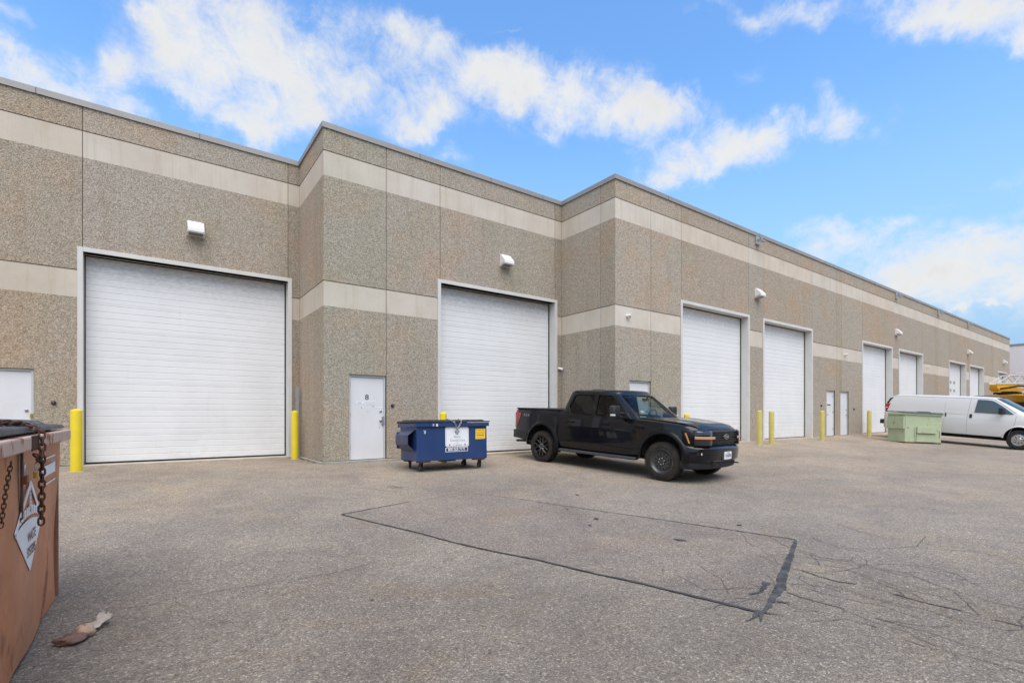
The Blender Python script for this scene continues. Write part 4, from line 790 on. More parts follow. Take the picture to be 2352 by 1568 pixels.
WELL = pm('wheel_well', (.008, .008, .008), .95); INTR = pm('dark_interior', (.035, .034, .033), .8, var=.3); STEPM = pm('dusty_step', (.085, .09, .10), .5, metal=.3, var=.4, vs=9); LTWH = pm('clear_lamp', (.75, .75, .76), .15); GREYLT = pm('badge_silver', (.30, .30, .31), .35, metal=.5)
def glass(name, tint, k, rough=.0):
    t = NT(name); tr = t.n('ShaderNodeBsdfTransparent'); tr.inputs[0].default_value = (*tint, 1); gl = t.n('ShaderNodeBsdfGlossy'); gl.inputs['Roughness'].default_value = .015
    fr = t.n('ShaderNodeFresnel'); fr.inputs[0].default_value = 1.5; mx = t.n('ShaderNodeMixShader'); t.l(t.math('MULTIPLY', fr.outputs[0], k, True), mx.inputs[0]); t.l(tr.outputs[0], mx.inputs[1]); t.l(gl.outputs[0], mx.inputs[2]); t.l(mx.outputs[0], t.o.inputs[0]); return t.m
GW = glass('windshield_glass', (.55, .70, .66), .75); GP = glass('privacy_glass', (.06, .062, .062), 1.1); GF = glass('front_tint_glass', (.42, .45, .44), 1.0)
def bool_cut(o, cutters):
    for c in cutters:
        md = o.modifiers.new('cut', 'BOOLEAN'); md.operation = 'DIFFERENCE'; md.object = c; md.solver = 'EXACT'
    bake(o)
    for c in cutters: bpy.data.objects.remove(c)
    return o
def hull(st, ring):
    m = MB(); m.loft([ring(s) for s in st]); return m
def interp(tab, x):
    if x <= tab[0][0]: return tab[0][1:]
    for i in range(len(tab)-1):
        if x <= tab[i+1][0]:
            q = (x-tab[i][0])/(tab[i+1][0]-tab[i][0]); q = q*q*(3-2*q) if False else q; return [a+(b-a)*q for a, b in zip(tab[i][1:], tab[i+1][1:])]
    return tab[-1][1:]
def arch(par, name, mt, x, z, r0, r1, y0, y1, a0=-12, a1=192, n=26, squash=1.0):
    # fender flare: a curved strip swept round the wheel opening
    m = MB(); s_ = 1 if y1 > y0 else -1; rings = []
    for k in range(n + 1):
        a = R(a0 + (a1-a0)*k/n); c_, d_ = math.cos(a), math.sin(a)*squash
        P = lambda r, y: (x + r*c_, y, z + r*d_)
        rings.append([P(r0, y0), P(r0, y1), P(r0+.012, y1+s_*.006), P((r0+r1)/2, y1-s_*.002), P(r1, y0+s_*.012), P(r1, y0)])
    m.loft(rings); return m.build(name, mt, par, smooth=50)
def make_wheel(par, x, y, r, w, kind, side):
    """side: +1 outer face towards +y, -1 towards -y"""
    W = bpy.data.objects.new('wheel', None); COL.objects.link(W); W.parent = par; W.location = (x, y, r); W.empty_display_size = .1
    m = MB(); rr = .275; pr = [(rr, -w/2+.02), (rr+.02, -w/2), (r-.05, -w/2-.004), (r-.012, -w/2+.018), (r, -w/2+.05), (r, w/2-.05), (r-.012, w/2-.018), (r-.05, w/2+.004), (rr+.02, w/2), (rr, w/2-.02)]
    m.lathe(pr, (0, 0, 0), 'y', 60, cap=False)
    for k in range(52):   # tread lugs
        a = 2*math.pi*k/52
        for (h0, h1, off) in ((-w/2+.008, -w/2+.065, 0), (w/2-.065, w/2-.008, .5)):
            b = a + off*2*math.pi/52; mm = Matrix.Rotation(b, 4, 'Y'); mb = MB(); mb.m = mm; mb.box(-.016, .016, h0, h1, r-.02, r+.003); m.add(mb.v, mb.f)
    m.build('tyre', TYRE, W, smooth=35)
    so_ = side * (w/2)
    m = MB(); s_ = side
    if kind == 'steel':
        m.lathe([(rr+.006, s_*(w/2-.006)), (rr-.008, s_*(w/2-.002)), (rr-.02, s_*(w/2-.03)), (.215, s_*(w/2-.06)), (.20, s_*(w/2-.065)), (.185, s_*(w/2-.048)), (.125, s_*(w/2-.048)), (.115, s_*(w/2-.075)), (.05, s_*(w/2-.075)), (.045, s_*(w/2-.05)), (.001, s_*(w/2-.05))], (0, 0, 0), 'y', 48, cap=False); o = m.build('rim', RIMG, W, smooth=40)
        m = MB()
        for k in range(12): a = 2*math.pi*(k+.5)/12; m.lathe([(.019, s_*(w/2-.05)), (.018, s_*(w/2-.043))], (math.cos(a)*.157, 0, math.sin(a)*.157), 'y', 10)
        m.build('rim_holes', WELL, o)
    else:
        m.lathe([(rr+.006, s_*(w/2-.004)), (rr-.010, s_*(w/2)), (rr-.022, s_*(w/2-.02)), (rr-.03, s_*(w/2-.09)), (.001, s_*(w/2-.10))], (0, 0, 0), 'y', 48, cap=False); o = m.build('rim', RIMB, W, smooth=40)
        m = MB()
        for k in range(6):
            for d_ in (-.16, .16):
                a = 2*math.pi*k/6 + d_*.9; b = 2*math.pi*k/6 + d_*1.9; m.tube([(math.cos(2*math.pi*k/6)*.06, s_*(w/2-.03), math.sin(2*math.pi*k/6)*.06), (math.cos(a)*.15, s_*(w/2-.018), math.sin(a)*.15), (math.cos(b)*.252, s_*(w/2-.012), math.sin(b)*.252)], [.020, .015, .014], 6)
        m.lathe([(.075, s_*(w/2-.06)), (.07, s_*(w/2-.02)), (.03, s_*(w/2-.015)), (.001, s_*(w/2-.015))], (0, 0, 0), 'y', 20, cap=False); m.build('spokes', RIMG, o, smooth=40)
    m = MB()
    for k in range(6): a = 2*math.pi*k/6 + .3; m.lathe([(.014, s_*(w/2-.07)), (.013, s_*(w/2-.02)), (.006, s_*(w/2-.012))], (math.cos(a)*.068, 0, math.sin(a)*.068), 'y', 8)
    m.build('lug_nuts', CHROME, W, smooth=40)
    return W
# ================= black pickup: x forward from the rear axle, y to its left, z up
PK = thing('pickup_truck', 'black crew cab pickup truck parked across from the third overhead door', 'pickup truck', (9.55, 10.525, -.1375), R(-85.0))
PK.rotation_mode = 'XYZ'; pitch = math.atan2(.149, 3.694); PK.matrix_world = Matrix.Translation((9.55, 10.525, -.1375)) @ Matrix.Rotation(R(-85.0), 4, 'Z') @ Matrix.Rotation(pitch, 4, 'Y')
RW = .415; WB = 3.694
# station table: x, zbottom, half width, z shoulder(belt), z top edge, z top centre, tumble
TB = [(-1.14, .64, .925, 1.37, 1.41, 1.41), (-1.08, .60, .965, 1.375, 1.415, 1.41), (-.9, .56, .985, 1.38, 1.42, 1.41), (0, .56, .99, 1.37, 1.415, 1.41), (.52, .50, .985, 1.355, 1.41, 1.41), (.60, .47, .975, 1.33, 1.40, 1.36),
      (1.2, .45, .98, 1.33, 1.36, 1.33), (2.0, .45, .98, 1.31, 1.34, 1.31), (2.8, .45, .978, 1.285, 1.31, 1.29), (3.15, .48, .985, 1.27, 1.295, 1.30), (3.6, .52, .995, 1.24, 1.27, 1.315), (4.1, .55, .982, 1.19, 1.225, 1.275), (4.28, .56, .94, 1.145, 1.19, 1.25), (4.36, .56, .90, 1.12, 1.165, 1.23), (4.42, .58, .845, 1.08, 1.135, 1.20), (4.47, .60, .75, 1.03, 1.10, 1.16), (4.52, .66, .66, .98, 1.02, 1.08)]
def ring_pk(x):
    zb, hw, zs, ze, zc = interp(TB, x); half = [(0, zb), (hw-.16, zb), (hw-.045, zb+.02), (hw-.022, zb+.10), (hw-.002, zb+.22), (hw, .86), (hw-.004, 1.02), (hw-.018, zs-.12), (hw-.040, zs), (hw-.075, ze-.008), (hw-.13, ze), (hw-.35, ze+(zc-ze)*.55), (0, zc)]
    return [(x, -y, z) for (y, z) in half] + [(x, y, z) for (y, z) in half[-2:0:-1]]
xs = [-1.14, -1.11, -1.08, -1.0, -.9, -.6, -.3, 0, .3, .5, .585, .595, .61, .8, 1.2, 1.6, 2.0, 2.4, 2.8, 3.0, 3.15, 3.4, 3.6, 3.8, 4.0, 4.15, 4.28, 4.36, 4.42, 4.47, 4.50, 4.52]
bd = hull(xs, ring_pk).build('body', [CARB, WELL], PK, smooth=32)
cuts = []
for xx in (0, WB):
    for s_ in (-1, 1):
        q = MB(); ya, yb = (.70, 1.2) if s_ > 0 else (-1.2, -.70); q.lathe([(.535, ya), (.535, yb)], (xx, 0, RW + .065), 'y', 48); c = q.build('cutter', [CARB, WELL], None); c.data.polygons.foreach_set('material_index', [1]*len(c.data.polygons)); c.parent = PK; cuts.append(c)
q = MB(); q.box(.578, .592, -1.2, 1.2, .40, 1.30); c = q.build('cutter', [CARB, WELL], PK); c.data.polygons.foreach_set('material_index', [1]*6); cuts.append(c)
bpy.context.view_layer.update(); bool_cut(bd, cuts)
# inner wells so the openings read dark
# panel gaps (door outlines) : thin dark strips just proud of the side
def side_y(x, z):
    zb, hw, zs, ze, zc = interp(TB, x); P = [(hw-.045, zb+.02), (hw-.022, zb+.10), (hw-.002, zb+.22), (hw, .86), (hw-.004, 1.02), (hw-.018, zs-.12), (hw-.040, zs), (hw-.075, ze-.008)]
    for i in range(len(P)-1):
        if z <= P[i+1][1]: q = max(0, (z-P[i][1])/(P[i+1][1]-P[i][1])); return P[i][0] + (P[i+1][0]-P[i][0])*q
    return P[-1][0]
def strip(m, pts, w, s_, d=.0015):
    """thin strip along (x,z) points hugging the body side s_"""
    P = []
    for i in range(len(pts)-1):
        n = 6
        for k in range(n): P.append((pts[i][0]+(pts[i+1][0]-pts[i][0])*k/n, pts[i][1]+(pts[i+1][1]-pts[i][1])*k/n))
    P.append(pts[-1]); vs = []
    for i, p in enumerate(P):
        a = P[max(0, i-1)]; b = P[min(len(P)-1, i+1)]; dx, dz = b[0]-a[0], b[1]-a[1]; l = math.hypot(dx, dz); nx, nz = -dz/l*w/2, dx/l*w/2
        for k in (1, -1): x, z = p[0]+nx*k, p[1]+nz*k; vs.append((x, s_*(side_y(x, z)+d), z))
    m.add(vs, [(2*i, 2*i+1, 2*i+3, 2*i+2) for i in range(len(P)-1)])
LAMPD = pm('smoked_lamp', (.022, .023, .026), .08, var=.6, vs=16, coat=.6); GAP = pm('panel_gap', (.002, .002, .002), .9)
for s_ in (-1, 1):
    m = MB(); strip(m, [(.66, 1.32), (.655, .95), (.74, .62), (.85, .52)], .009, s_); strip(m, [(.85, .52), (2.86, .53)], .009, s_); strip(m, [(1.72, 1.31), (1.73, .53)], .009, s_); strip(m, [(2.86, .53), (2.93, .8), (2.93, 1.15), (2.88, 1.27)], .009, s_)
    strip(m, [(3.02, 1.255), (3.5, 1.225), (4.05, 1.165)], .008, s_, .002); strip(m, [(-.72, .60), (-.60, .57)], .02, s_); m.build('door_gap', GAP, PK, fix=False)
    m = MB(); strip(m, [(.64, .63), (1.7, .66), (2.9, .60)], .012, s_, .004); m.build('door_crease', BLKG, PK, fix=False)
    for xx in (1.42, 2.50) if False else (.90, 2.02):
        m = MB(); y = side_y(xx+.1, 1.12); m.box(xx, xx+.20, s_*(y+.002) if s_ > 0 else s_*(y+.042), s_*(y+.042) if s_ > 0 else s_*(y+.002), 1.115, 1.145); m.build('door_handle', BLKG, PK, bevel=.008)
# hood with raised centre
def hoodz(x, y):
    zb, hw, zs, ze, zc = interp(TB, x); a = abs(y)/hw; return ze + (zc-ze)*(1-min(1, a/.9)**2.4) + .016 + (.022 if .22 < abs(y) < .52 else .022*max(0, 1-abs(abs(y)-.37)/.24) if abs(y) < .66 else 0)*min(1, max(0, (4.42-x)/.5))*.8
m = MB(); NU, NV = 30, 26
def hf(u, v):
    x = 3.02 + v*(4.455-3.02) + .03*(1-(2*u-1)**2)*(1 if v > .5 else 0)*v; zb, hw, zs, ze, zc = interp(TB, min(x, 4.45)); w_ = hw - .10 - .05*v; y = (2*u-1)*w_; zz = hoodz(min(x, 4.45), y); return (x, y, zz - (.045*max(0, (v-.9)/.1)**2))
m.grid(hf, NU, NV); m.build('hood', CARB, PK, smooth=40, solid=.012)
# cab shell
def cab_ring(z):
    t_ = (z - 1.29)/(1.955 - 1.29); q = max(0, t_)
    xr = .61 + .20*q; xf = 3.16 - .86*q**1.02; hw = .925 - .20*q**1.15
    P = [(xr, .0), (xr, hw-.12), (xr+.05, hw-.02), (xr+.14, hw), (1.75, hw+.005), (xf-.40, hw-.004), (xf-.17, hw-.045), (xf-.06, hw-.20), (xf, .40 if z < 1.9 else .38), (xf+.03, .0)]
    return [(x, -y, z) for (x, y) in P] + [(x, y, z) for (x, y) in P[-2:0:-1]]
zsr = [1.27, 1.40, 1.55, 1.70, 1.82, 1.88]
rings = [cab_ring(z) for z in zsr]
def shrink(ring, z, k, f=.0):
    cx_ = (min(p[0] for p in ring)+max(p[0] for p in ring))/2; return [(cx_+(p[0]-cx_)*(1-k*.6), p[1]*(1-k), z) for p in ring]
top = cab_ring(1.89); rings += [shrink(top, 1.915, .03), shrink(top, 1.94, .09), shrink(top, 1.953, .20), shrink(top, 1.962, .5)]
m = MB(); m.loft(rings); cab = m.build('cab', [CARB, INTR], PK, smooth=38)
inn = MB(); ri = []
for z in (1.20, 1.40, 1.55, 1.70, 1.82, 1.885):
    r_ = cab_ring(z); cx_ = 1.9; ri.append([((p[0]-cx_)*(1-.030)+cx_, p[1]*(1-.05), z) for p in r_])
inn.loft(ri); c1 = inn.build('cutter', [CARB, INTR], PK); c1.data.polygons.foreach_set('material_index', [1]*len(c1.data.polygons))
def win_cut(poly, y0, y1): q = MB(); q.prism(poly, 'y', y0, y1); c = q.build('cutter', [CARB, INTR], PK); c.data.polygons.foreach_set('material_index', [0]*len(c.data.polygons)); return c
W_REAR = [(.88, 1.50), (.93, 1.395), (1.02, 1.365), (1.655, 1.355), (1.64, 1.82), (1.06, 1.83), (1.00, 1.80)]
W_FRNT = [(1.775, 1.355), (2.36, 1.345), (2.52, 1.29), (2.80, 1.29), (2.28, 1.765), (2.16, 1.815), (1.765, 1.82)]
c2 = win_cut(W_REAR, -1.5, 1.5); c3 = win_cut(W_FRNT, -1.5, 1.5)
q = MB(); q.prism([(-.80, 1.30), (.80, 1.30), (.64, 1.835), (-.64, 1.835)], 'x', 2.05, 4.0); c4 = q.build('cutter', [CARB, INTR], PK); c4.data.polygons.foreach_set('material_index', [0]*6)
q = MB(); q.prism([(-.60, 1.42), (.60, 1.42), (.52, 1.80), (-.52, 1.80)], 'x', .3, 1.0); c5 = q.build('cutter', [CARB, INTR], PK); c5.data.polygons.foreach_set('material_index', [0]*6)
bpy.context.view_layer.update(); bool_cut(cab, [c1, c2, c3, c4, c5])
def cab_y(z): return cab_ring(z)[4][1]*-1
def pane(name, poly, mt, s_, inset=.018):
    m = MB(); m.add([(x, s_*(cab_y(z)-inset), z) for (x, z) in poly], [tuple(range(len(poly)))]); return m.build(name, mt, PK, fix=False)
def grow(P, k):
    cx_ = sum(p[0] for p in P)/len(P); cz_ = sum(p[1] for p in P)/len(P); return [(cx_+(p[0]-cx_)*(1+k), cz_+(p[1]-cz_)*(1+k)) for p in P]
for s_ in (-1, 1):
    pane('rear_door_window', grow(W_REAR, .04), GP, s_); pane('front_door_window', grow(W_FRNT, .03), GF, s_)
    # thin bright edge of the window seal
    m = MB()
    for P in (W_REAR, W_FRNT): m.tube([(x, s_*(cab_y(z)+.002), z) for (x, z) in P], .006, 5, closed=True)
    m.build('window_trim', BLKG, PK, smooth=40)
def wsf(u, v):
    z = 1.275 + v*(1.86-1.275); r_ = cab_ring(z); t_ = (z-1.29)/.665; xf = 3.16 - .86*max(0, t_)**1.02 if t_ > 0 else 3.16; hw = (.83 - .17*v); y = (2*u-1)*hw; a = abs(y); x = xf + .022 - (.03 if a > .4 else 0)*0 - .27*max(0, (a-.38)/.45)**2*.55; return (x - .012, y, z)
m = MB(); m.grid(wsf, 20, 8); m.build('windshield', GW, PK, smooth=40, fix=False)
m = MB(); m.add([(.68, -.62, 1.41), (.68, .62, 1.41), (.79, .54, 1.81), (.79, -.54, 1.81)], [(0, 1, 2, 3)]); m.build('rear_window', GP, PK, fix=False)
m = MB(); m.box(2.55, 3.12, -.80, .80, 1.02, 1.275); m.prism([(2.75, 1.275), (3.05, 1.275), (2.85, 1.315), (2.62, 1.30)], 'y', -.78, .78); m.build('dashboard', INTR, PK, bevel=.02)
for (xx, yy, wd) in ((2.02, -.38, .24), (2.02, .38, .24), (1.15, 0, .66)):
    m = MB(); m.box(xx-.05, xx+.5, yy-wd, yy+wd, .95, 1.12); m.add([(xx-.05, yy-wd, 1.05), (xx+.10, yy-wd, 1.05), (xx+.10, yy+wd, 1.05), (xx-.05, yy+wd, 1.05), (xx-.22, yy-wd*.9, 1.62), (xx-.12, yy-wd*.9, 1.62), (xx-.12, yy+wd*.9, 1.62), (xx-.22, yy+wd*.9, 1.62)], [(0,3,2,1),(4,5,6,7),(0,1,5,4),(1,2,6,5),(2,3,7,6),(3,0,4,7)])
    m.box(xx-.24, xx-.15, yy-.12, yy+.12, 1.63, 1.78); m.build('seat', INTR, PK, bevel=.03)
m = MB(); m.tube([(2.52+.05*math.sin(a)*.9, .38+.19*math.cos(a), 1.33+.17*math.sin(a)) for a in [2*math.pi*k/20 for k in range(20)]], .015, 6, closed=True); m.build('steering_wheel', INTR, PK, smooth=40)
m = MB(); m.box(2.56, 2.585, -.13, .13, 1.70, 1.765); m.tube([(2.60, 0, 1.77), (2.66, 0, 1.83)], .015, 6); m.build('interior_mirror', INTR, PK)
m = MB(); m.m = frame((2.93, -.60, 1.47), (0, -1, 0), (-.55, 0, .84)); m.prism(round_rect(.12, .05, .02), 'z', .030, .032); m.build('windshield_sticker', PAPER, PK)
# pillars' outer gloss, roof fin, bed cover, tailgate
m = MB(); m.prism([(.98, 1.955), (1.28, 1.955), (1.24, 1.985), (1.02, 1.99)], 'y', -.12, .12); m.build('roof_lamp', BLKM, PK, bevel=.01)
m = MB(); m.box(-1.06, .56, -.86, .86, 1.41, 1.435); m.build('bed_cover', COVER, PK, bevel=.008); m = MB()
for x in (-.58, -.02): m.box(x, x+.02, -.85, .85, 1.436, 1.442)
m.build('cover_seam', BLKG, PK)
for s_ in (-1, 1):
    m = MB(); m.box(-1.09, .56, s_*.865 if s_ > 0 else s_*.945, s_*.945 if s_ > 0 else s_*.865, 1.405, 1.438); m.build('bed_rail_cap', BLKM, PK, bevel=.01)
m = MB(); m.box(-1.165, -1.142, -.80, .80, .80, 1.41); m.build('tailgate', CARB, PK, bevel=.01)
# tail lamps
for s_ in (-1, 1):
    m = MB(); RE = [(.88, -1.04), (.95, -.99), (1.05, -.93), (1.15, -.895), (1.24, -.87), (1.30, -.88)]; vs = []
    for (z, xr) in RE:
        for k in range(5): x = -1.142 + (xr+1.142)*k/4; vs.append((x, s_*(side_y(x, z)+.010), z))
    m.add(vs, [(j*5+i, j*5+i+1, (j+1)*5+i+1, (j+1)*5+i) for j in range(5) for i in range(4)])
    m.box(-1.155, -1.142, s_*.80 if s_ > 0 else s_*.925, s_*.925 if s_ > 0 else s_*.80, .90, 1.30); tl = m.build('tail_lamp', REDL, PK, bevel=.006)
    m = MB(); pts = [(-1.06, .95), (-1.03, .95), (-.95, 1.08), (-.94, 1.16), (-1.06, 1.16)]; m.add([(x, s_*(side_y(x, z)+.016), z) for (x, z) in pts], [tuple(range(5))]); m.build('reverse_lamp', CLEARL, tl, fix=False)
BADGE = frame((-.645, -side_y(-.65, 1.235)-.003, 1.235), (1, 0, 0), (0, -.05, 1)); text('4X4', .115, GREYLT, PK, BADGE, 'badge', .001, 'CENTER', 1.25, .0005)
# bumpers
def wrap_bumper(par, name, mt, st, zz, y_in=.0, bev=.012):
    """st: (x,y) outline of the front from centre to side; zz: list of (z, dx)"""
    m = MB(); vs = []; full = [(x, -y) for (x, y) in st[::-1]] + [(x, y) for (x, y) in st[1:]] if False else [(x, -y) for (x, y) in reversed(st)] + [(x, y) for (x, y) in st[1:]]
    n_ = len(full); rows = []
    for (z, dx) in zz: rows.append([(x+dx, y*(1+dx*.05), z) for (x, y) in full])
    for r_ in rows: vs += r_
    back = [(x-.12, y*.93, zz[0][0]) for (x, y) in full]; backt = [(x-.12, y*.93, zz[-1][0]) for (x, y) in full]; vs += backt + back
    R_ = len(zz) + 2; fs = []
    for j in range(R_):
        for i in range(n_-1): k = (j+1) % R_; fs.append((j*n_+i, j*n_+i+1, k*n_+i+1, k*n_+i))
    fs += [tuple(j*n_ for j in range(R_)), tuple(j*n_+n_-1 for j in range(R_))[::-1]]
    m.add(vs, fs); return m.build(name, mt, par, smooth=35, bevel=0)
ST = [(4.64, 0), (4.635, .35), (4.60, .58), (4.53, .76), (4.43, .88), (4.28, .975), (4.16, 1.0)]
fb = wrap_bumper(PK, 'front_bumper', CARB, ST, [(.47, -.03), (.50, 0), (.62, .015), (.74, .01), (.78, -.03), (.80, -.06)])
wrap_bumper(PK, 'front_valance', BLKM, [(x-.05, y*.985) for (x, y) in ST], [(.30, -.10), (.33, -.03), (.40, -.01), (.485, -.02)])
wrap_bumper(PK, 'grille_surround', BLKG, [(4.58, 0), (4.575, .35), (4.56, .58), (4.51, .76), (4.42, .885), (4.30, .955), (4.18, .990)], [(.78, -.03), (.82, .0), (.95, .0), (1.09, -.02), (1.125, -.07)])
GST = [(4.585, 0), (4.58, .35), (4.565, .585)]
for k, z in enumerate((.885, .935, .985, 1.035, 1.085)):
    m = MB(); P = [(x, -y) for (x, y) in reversed(GST)] + [(x, y) for (x, y) in GST[1:]]
    m.loft([[(x-.02-.022*k*.25, y, z-.013), (x+.024-.022*k*.25, y, z-.013), (x+.024-.022*k*.25, y, z+.010), (x-.02-.022*k*.25, y, z+.013)] for (x, y) in P]); m.build('grille_slat', BLKM, PK, bevel=.003)
m = MB(); m.m = frame((4.605, 0, .985), (0, 1, 0), (-.05, 0, 1)); n_ = 28
ov = lambda a, b: [(a*math.cos(2*math.pi*k/n_), b*math.sin(2*math.pi*k/n_)) for k in range(n_)]
m.prism(ov(.118, .052), 'z', 0, .012); em = m.build('emblem', CHROME, PK, bevel=.002); m = MB(); m.m = frame((4.6175, 0, .9858), (0, 1, 0), (-.05, 0, 1)); m.prism(ov(.104, .041), 'z', 0, .002); m.build('emblem_field', BLKG, em)
text('Ford', .066, CHROME, em, frame((4.6205, 0, .9868), (0, 1, 0), (-.05, 0, 1)) @ Matrix.Shear('XZ', 4, (0, 0)), 'lettering', .001, 'CENTER', 1.15, .002)
for s_ in (-1, 1):
    # headlamp cluster following the corner
    C_ = [(4.588, .575), (4.572, .66), (4.527, .775), (4.452, .872), (4.385, .925)]
    m = MB(); vs = []
    for (z, d_) in ((.80, .0), (.84, .012), (1.08, .002), (1.12, -.02)): vs += [(x+d_+.004, s_*(y+d_*.3+.004), z) for (x, y) in C_]
    m.add(vs, [(j*5+i, j*5+i+1, (j+1)*5+i+1, (j+1)*5+i) for j in range(3) for i in range(4)]); hl = m.build('headlamp', LAMPD, PK, smooth=40, solid=.02)
    m = MB(); C2 = [(4.612, .50), (4.606, .585), (4.592, .665), (4.545, .785), (4.470, .885), (4.40, .935)]
    m.loft([[(x+.004, s_*y, .94), (x+.010, s_*(y+.002), .945), (x+.010, s_*(y+.002), .975), (x+.004, s_*y, .98)] for (x, y) in C2]); m.build('turn_signal', AMB, hl, smooth=40)
    m = MB(); m.loft([[(x+.004, s_*y, .982), (x+.010, s_*(y+.002), .984), (x+.010, s_*(y+.002), .990), (x+.004, s_*y, .992)] for (x, y) in C2]); m.build('light_bar', LTWH, hl, smooth=40)
    m = MB(); sx = [(4.205, 1.06), (4.235, 1.06), (4.315, .85), (4.285, .85)]; m.add([(x, s_*(.985 + (4.20-x)*.28), z) for (x, z) in sx], [(0, 1, 2, 3)]); m.build('side_marker', AMB, PK, fix=False, solid=.004)
    m = MB(); m.lathe([(.001, .0), (.020, .0), (.024, -.006)], (4.51, s_*.815, .635), 'x', 14, cap=False); m.build('fog_lamp', LTWH, PK, smooth=40)
    m = MB(); m.prism([(4.40, s_*.70), (4.565, s_*.70), (4.445, s_*.885), (4.36, s_*.885)], 'z', .60, .67); m.build('fog_recess', BLKM, PK, bevel=.01)
    m = MB(); m.tube([(4.55, s_*.48, .41), (4.66, s_*.48, .41), (4.68, s_*.46, .41), (4.66, s_*.44, .41), (4.55, s_*.44, .41)], .013, 6); m.build('tow_hook', BLKM, PK, smooth=40)
m = MB(); m.box(4.652, 4.67, -.155+.0, .155+.0, .51, .67); pl = m.build('licence_plate', WSIGN, PK, bevel=.003)
text('CA·57570', .088, BLUEINK, pl, frame((4.6725, 0, .585), (0, 1, 0), (0, 0, 1)), 'lettering', .0008, 'CENTER', .66, .0012); text('ONTARIO', .026, BLUEINK, pl, frame((4.6725, 0, .65), (0, 1, 0), (0, 0, 1)), 'lettering', .0006, 'CENTER', 1)
m = MB(); m.box(4.63, 4.6515, -.24, .24, .49, .69); m.build('plate_bracket', BLKM, PK, bevel=.004)
# rear bumper
for s_ in (1,):
    m = MB(); SR = [(-1.29, 0), (-1.29, .55), (-1.27, .80), (-1.22, .93), (-1.02, .99), (-.60, .99)]; P = [(x, -y) for (x, y) in reversed(SR)] + [(x, y) for (x, y) in SR[1:]]
    m.loft([[(x, y, .585 - (.05 if x > -.7 else 0)), (x, y, .81), (x+.10 if x < -1.1 else x+.0, y*.90, .815), (x+.10 if x < -1.1 else x, y*.90, .57)] for (x, y) in P]); m.build('rear_bumper', BLKM, PK, bevel=.012)
# flares, mud flaps, running boards
for s_ in (-1, 1):
    arch(PK, 'wheel_arch', BLKG, 0, RW + .065, .525, .62, s_*.965, s_*1.015, -8, 184, squash=1.0); arch(PK, 'wheel_arch', BLKG, WB, RW + .065, .525, .62, s_*.965, s_*1.02, -4, 186)
    m = MB(); ya, yb = (s_*.83, s_*1.0) if s_ > 0 else (s_*1.0, s_*.83); m.prism([(.66, .36), (2.98, .36), (3.02, .395), (2.98, .425), (.66, .425), (.62, .395)], 'y', ya, yb); m.build('running_board', STEPM, PK, bevel=.015)
    m = MB(); ya, yb = (s_*.72, s_*.83) if s_ > 0 else (s_*.83, s_*.72); m.box(.9, .98, ya, yb, .37, .47); m.box(2.6, 2.68, ya, yb, .37, .47); m.build('board_bracket', BLKM, PK)
    m = MB(); ya, yb = (s_*.76, s_*.98) if s_ > 0 else (s_*.98, s_*.76); m.box(.50, .515, ya, yb, .30, .58); m.build('mud_flap', BLKM, PK)
    # towing mirror
    Mm = MB(); Mm.m = Matrix.Translation((2.60, s_*1.215, 1.43)) @ Matrix.Diagonal((1, 1.32, .80, 1)); mm = Mm
    mm.loft([[(-.055, -.11, z), (-.075, -.10, z), (-.075, .10, z), (-.055, .11, z), (.03, .10, z), (.07, .05, z), (.07, -.06, z), (.03, -.10, z)] if i not in (0, 4) else [(x*.8, y*.85, z) for (x, y) in ((-.055, -.11), (-.075, -.10), (-.075, .10), (-.055, .11), (.03, .10), (.07, .05), (.07, -.06), (.03, -.10))] for i, z in enumerate((-.20, -.17, .0, .15, .19))]); mr_ = mm.build('mirror', BLKM, PK, smooth=50, bevel=.01)
    q = MB(); q.add([(2.523, s_*1.215-.12, 1.30), (2.523, s_*1.215+.12, 1.30), (2.523, s_*1.215+.12, 1.56), (2.523, s_*1.215-.12, 1.56)], [(0, 1, 2, 3)]); q.build('mirror_glass', GLASSD, mr_, fix=False)
    q = MB(); ya, yb = sorted((s_*1.255, s_*1.362)); q.box(2.57, 2.665, ya, yb, 1.345, 1.385); q.build('mirror_lamp', LTWH, mr_, bevel=.006)
    q = MB(); q.tube([(2.62, s_*.88, 1.38), (2.64, s_*1.0, 1.40), (2.62, s_*1.10, 1.41)], .024, 8); q.tube([(2.62, s_*.90, 1.30), (2.64, s_*1.0, 1.32), (2.62, s_*1.10, 1.33)], .022, 8); q.build('mirror_arm', BLKM, mr_, smooth=40)
    q = MB(); q.prism([(2.50, 1.29), (2.84, 1.27), (2.70, 1.42), (2.52, 1.44)], 'y', *sorted((s_*.875, s_*.93))); q.build('mirror_base', BLKM, mr_, bevel=.008)
    q = MB(); q.tube([(3.22-.0, s_*.10 + .35*0, 1.325), (3.15, s_*.32, 1.335), (3.05, s_*.66, 1.335)], .010, 6); q.build('wiper', BLKM, PK, smooth=40)
m = MB(); m.box(3.02, 3.24, -.80, .80, 1.29, 1.317); m.build('cowl', BLKM, PK)
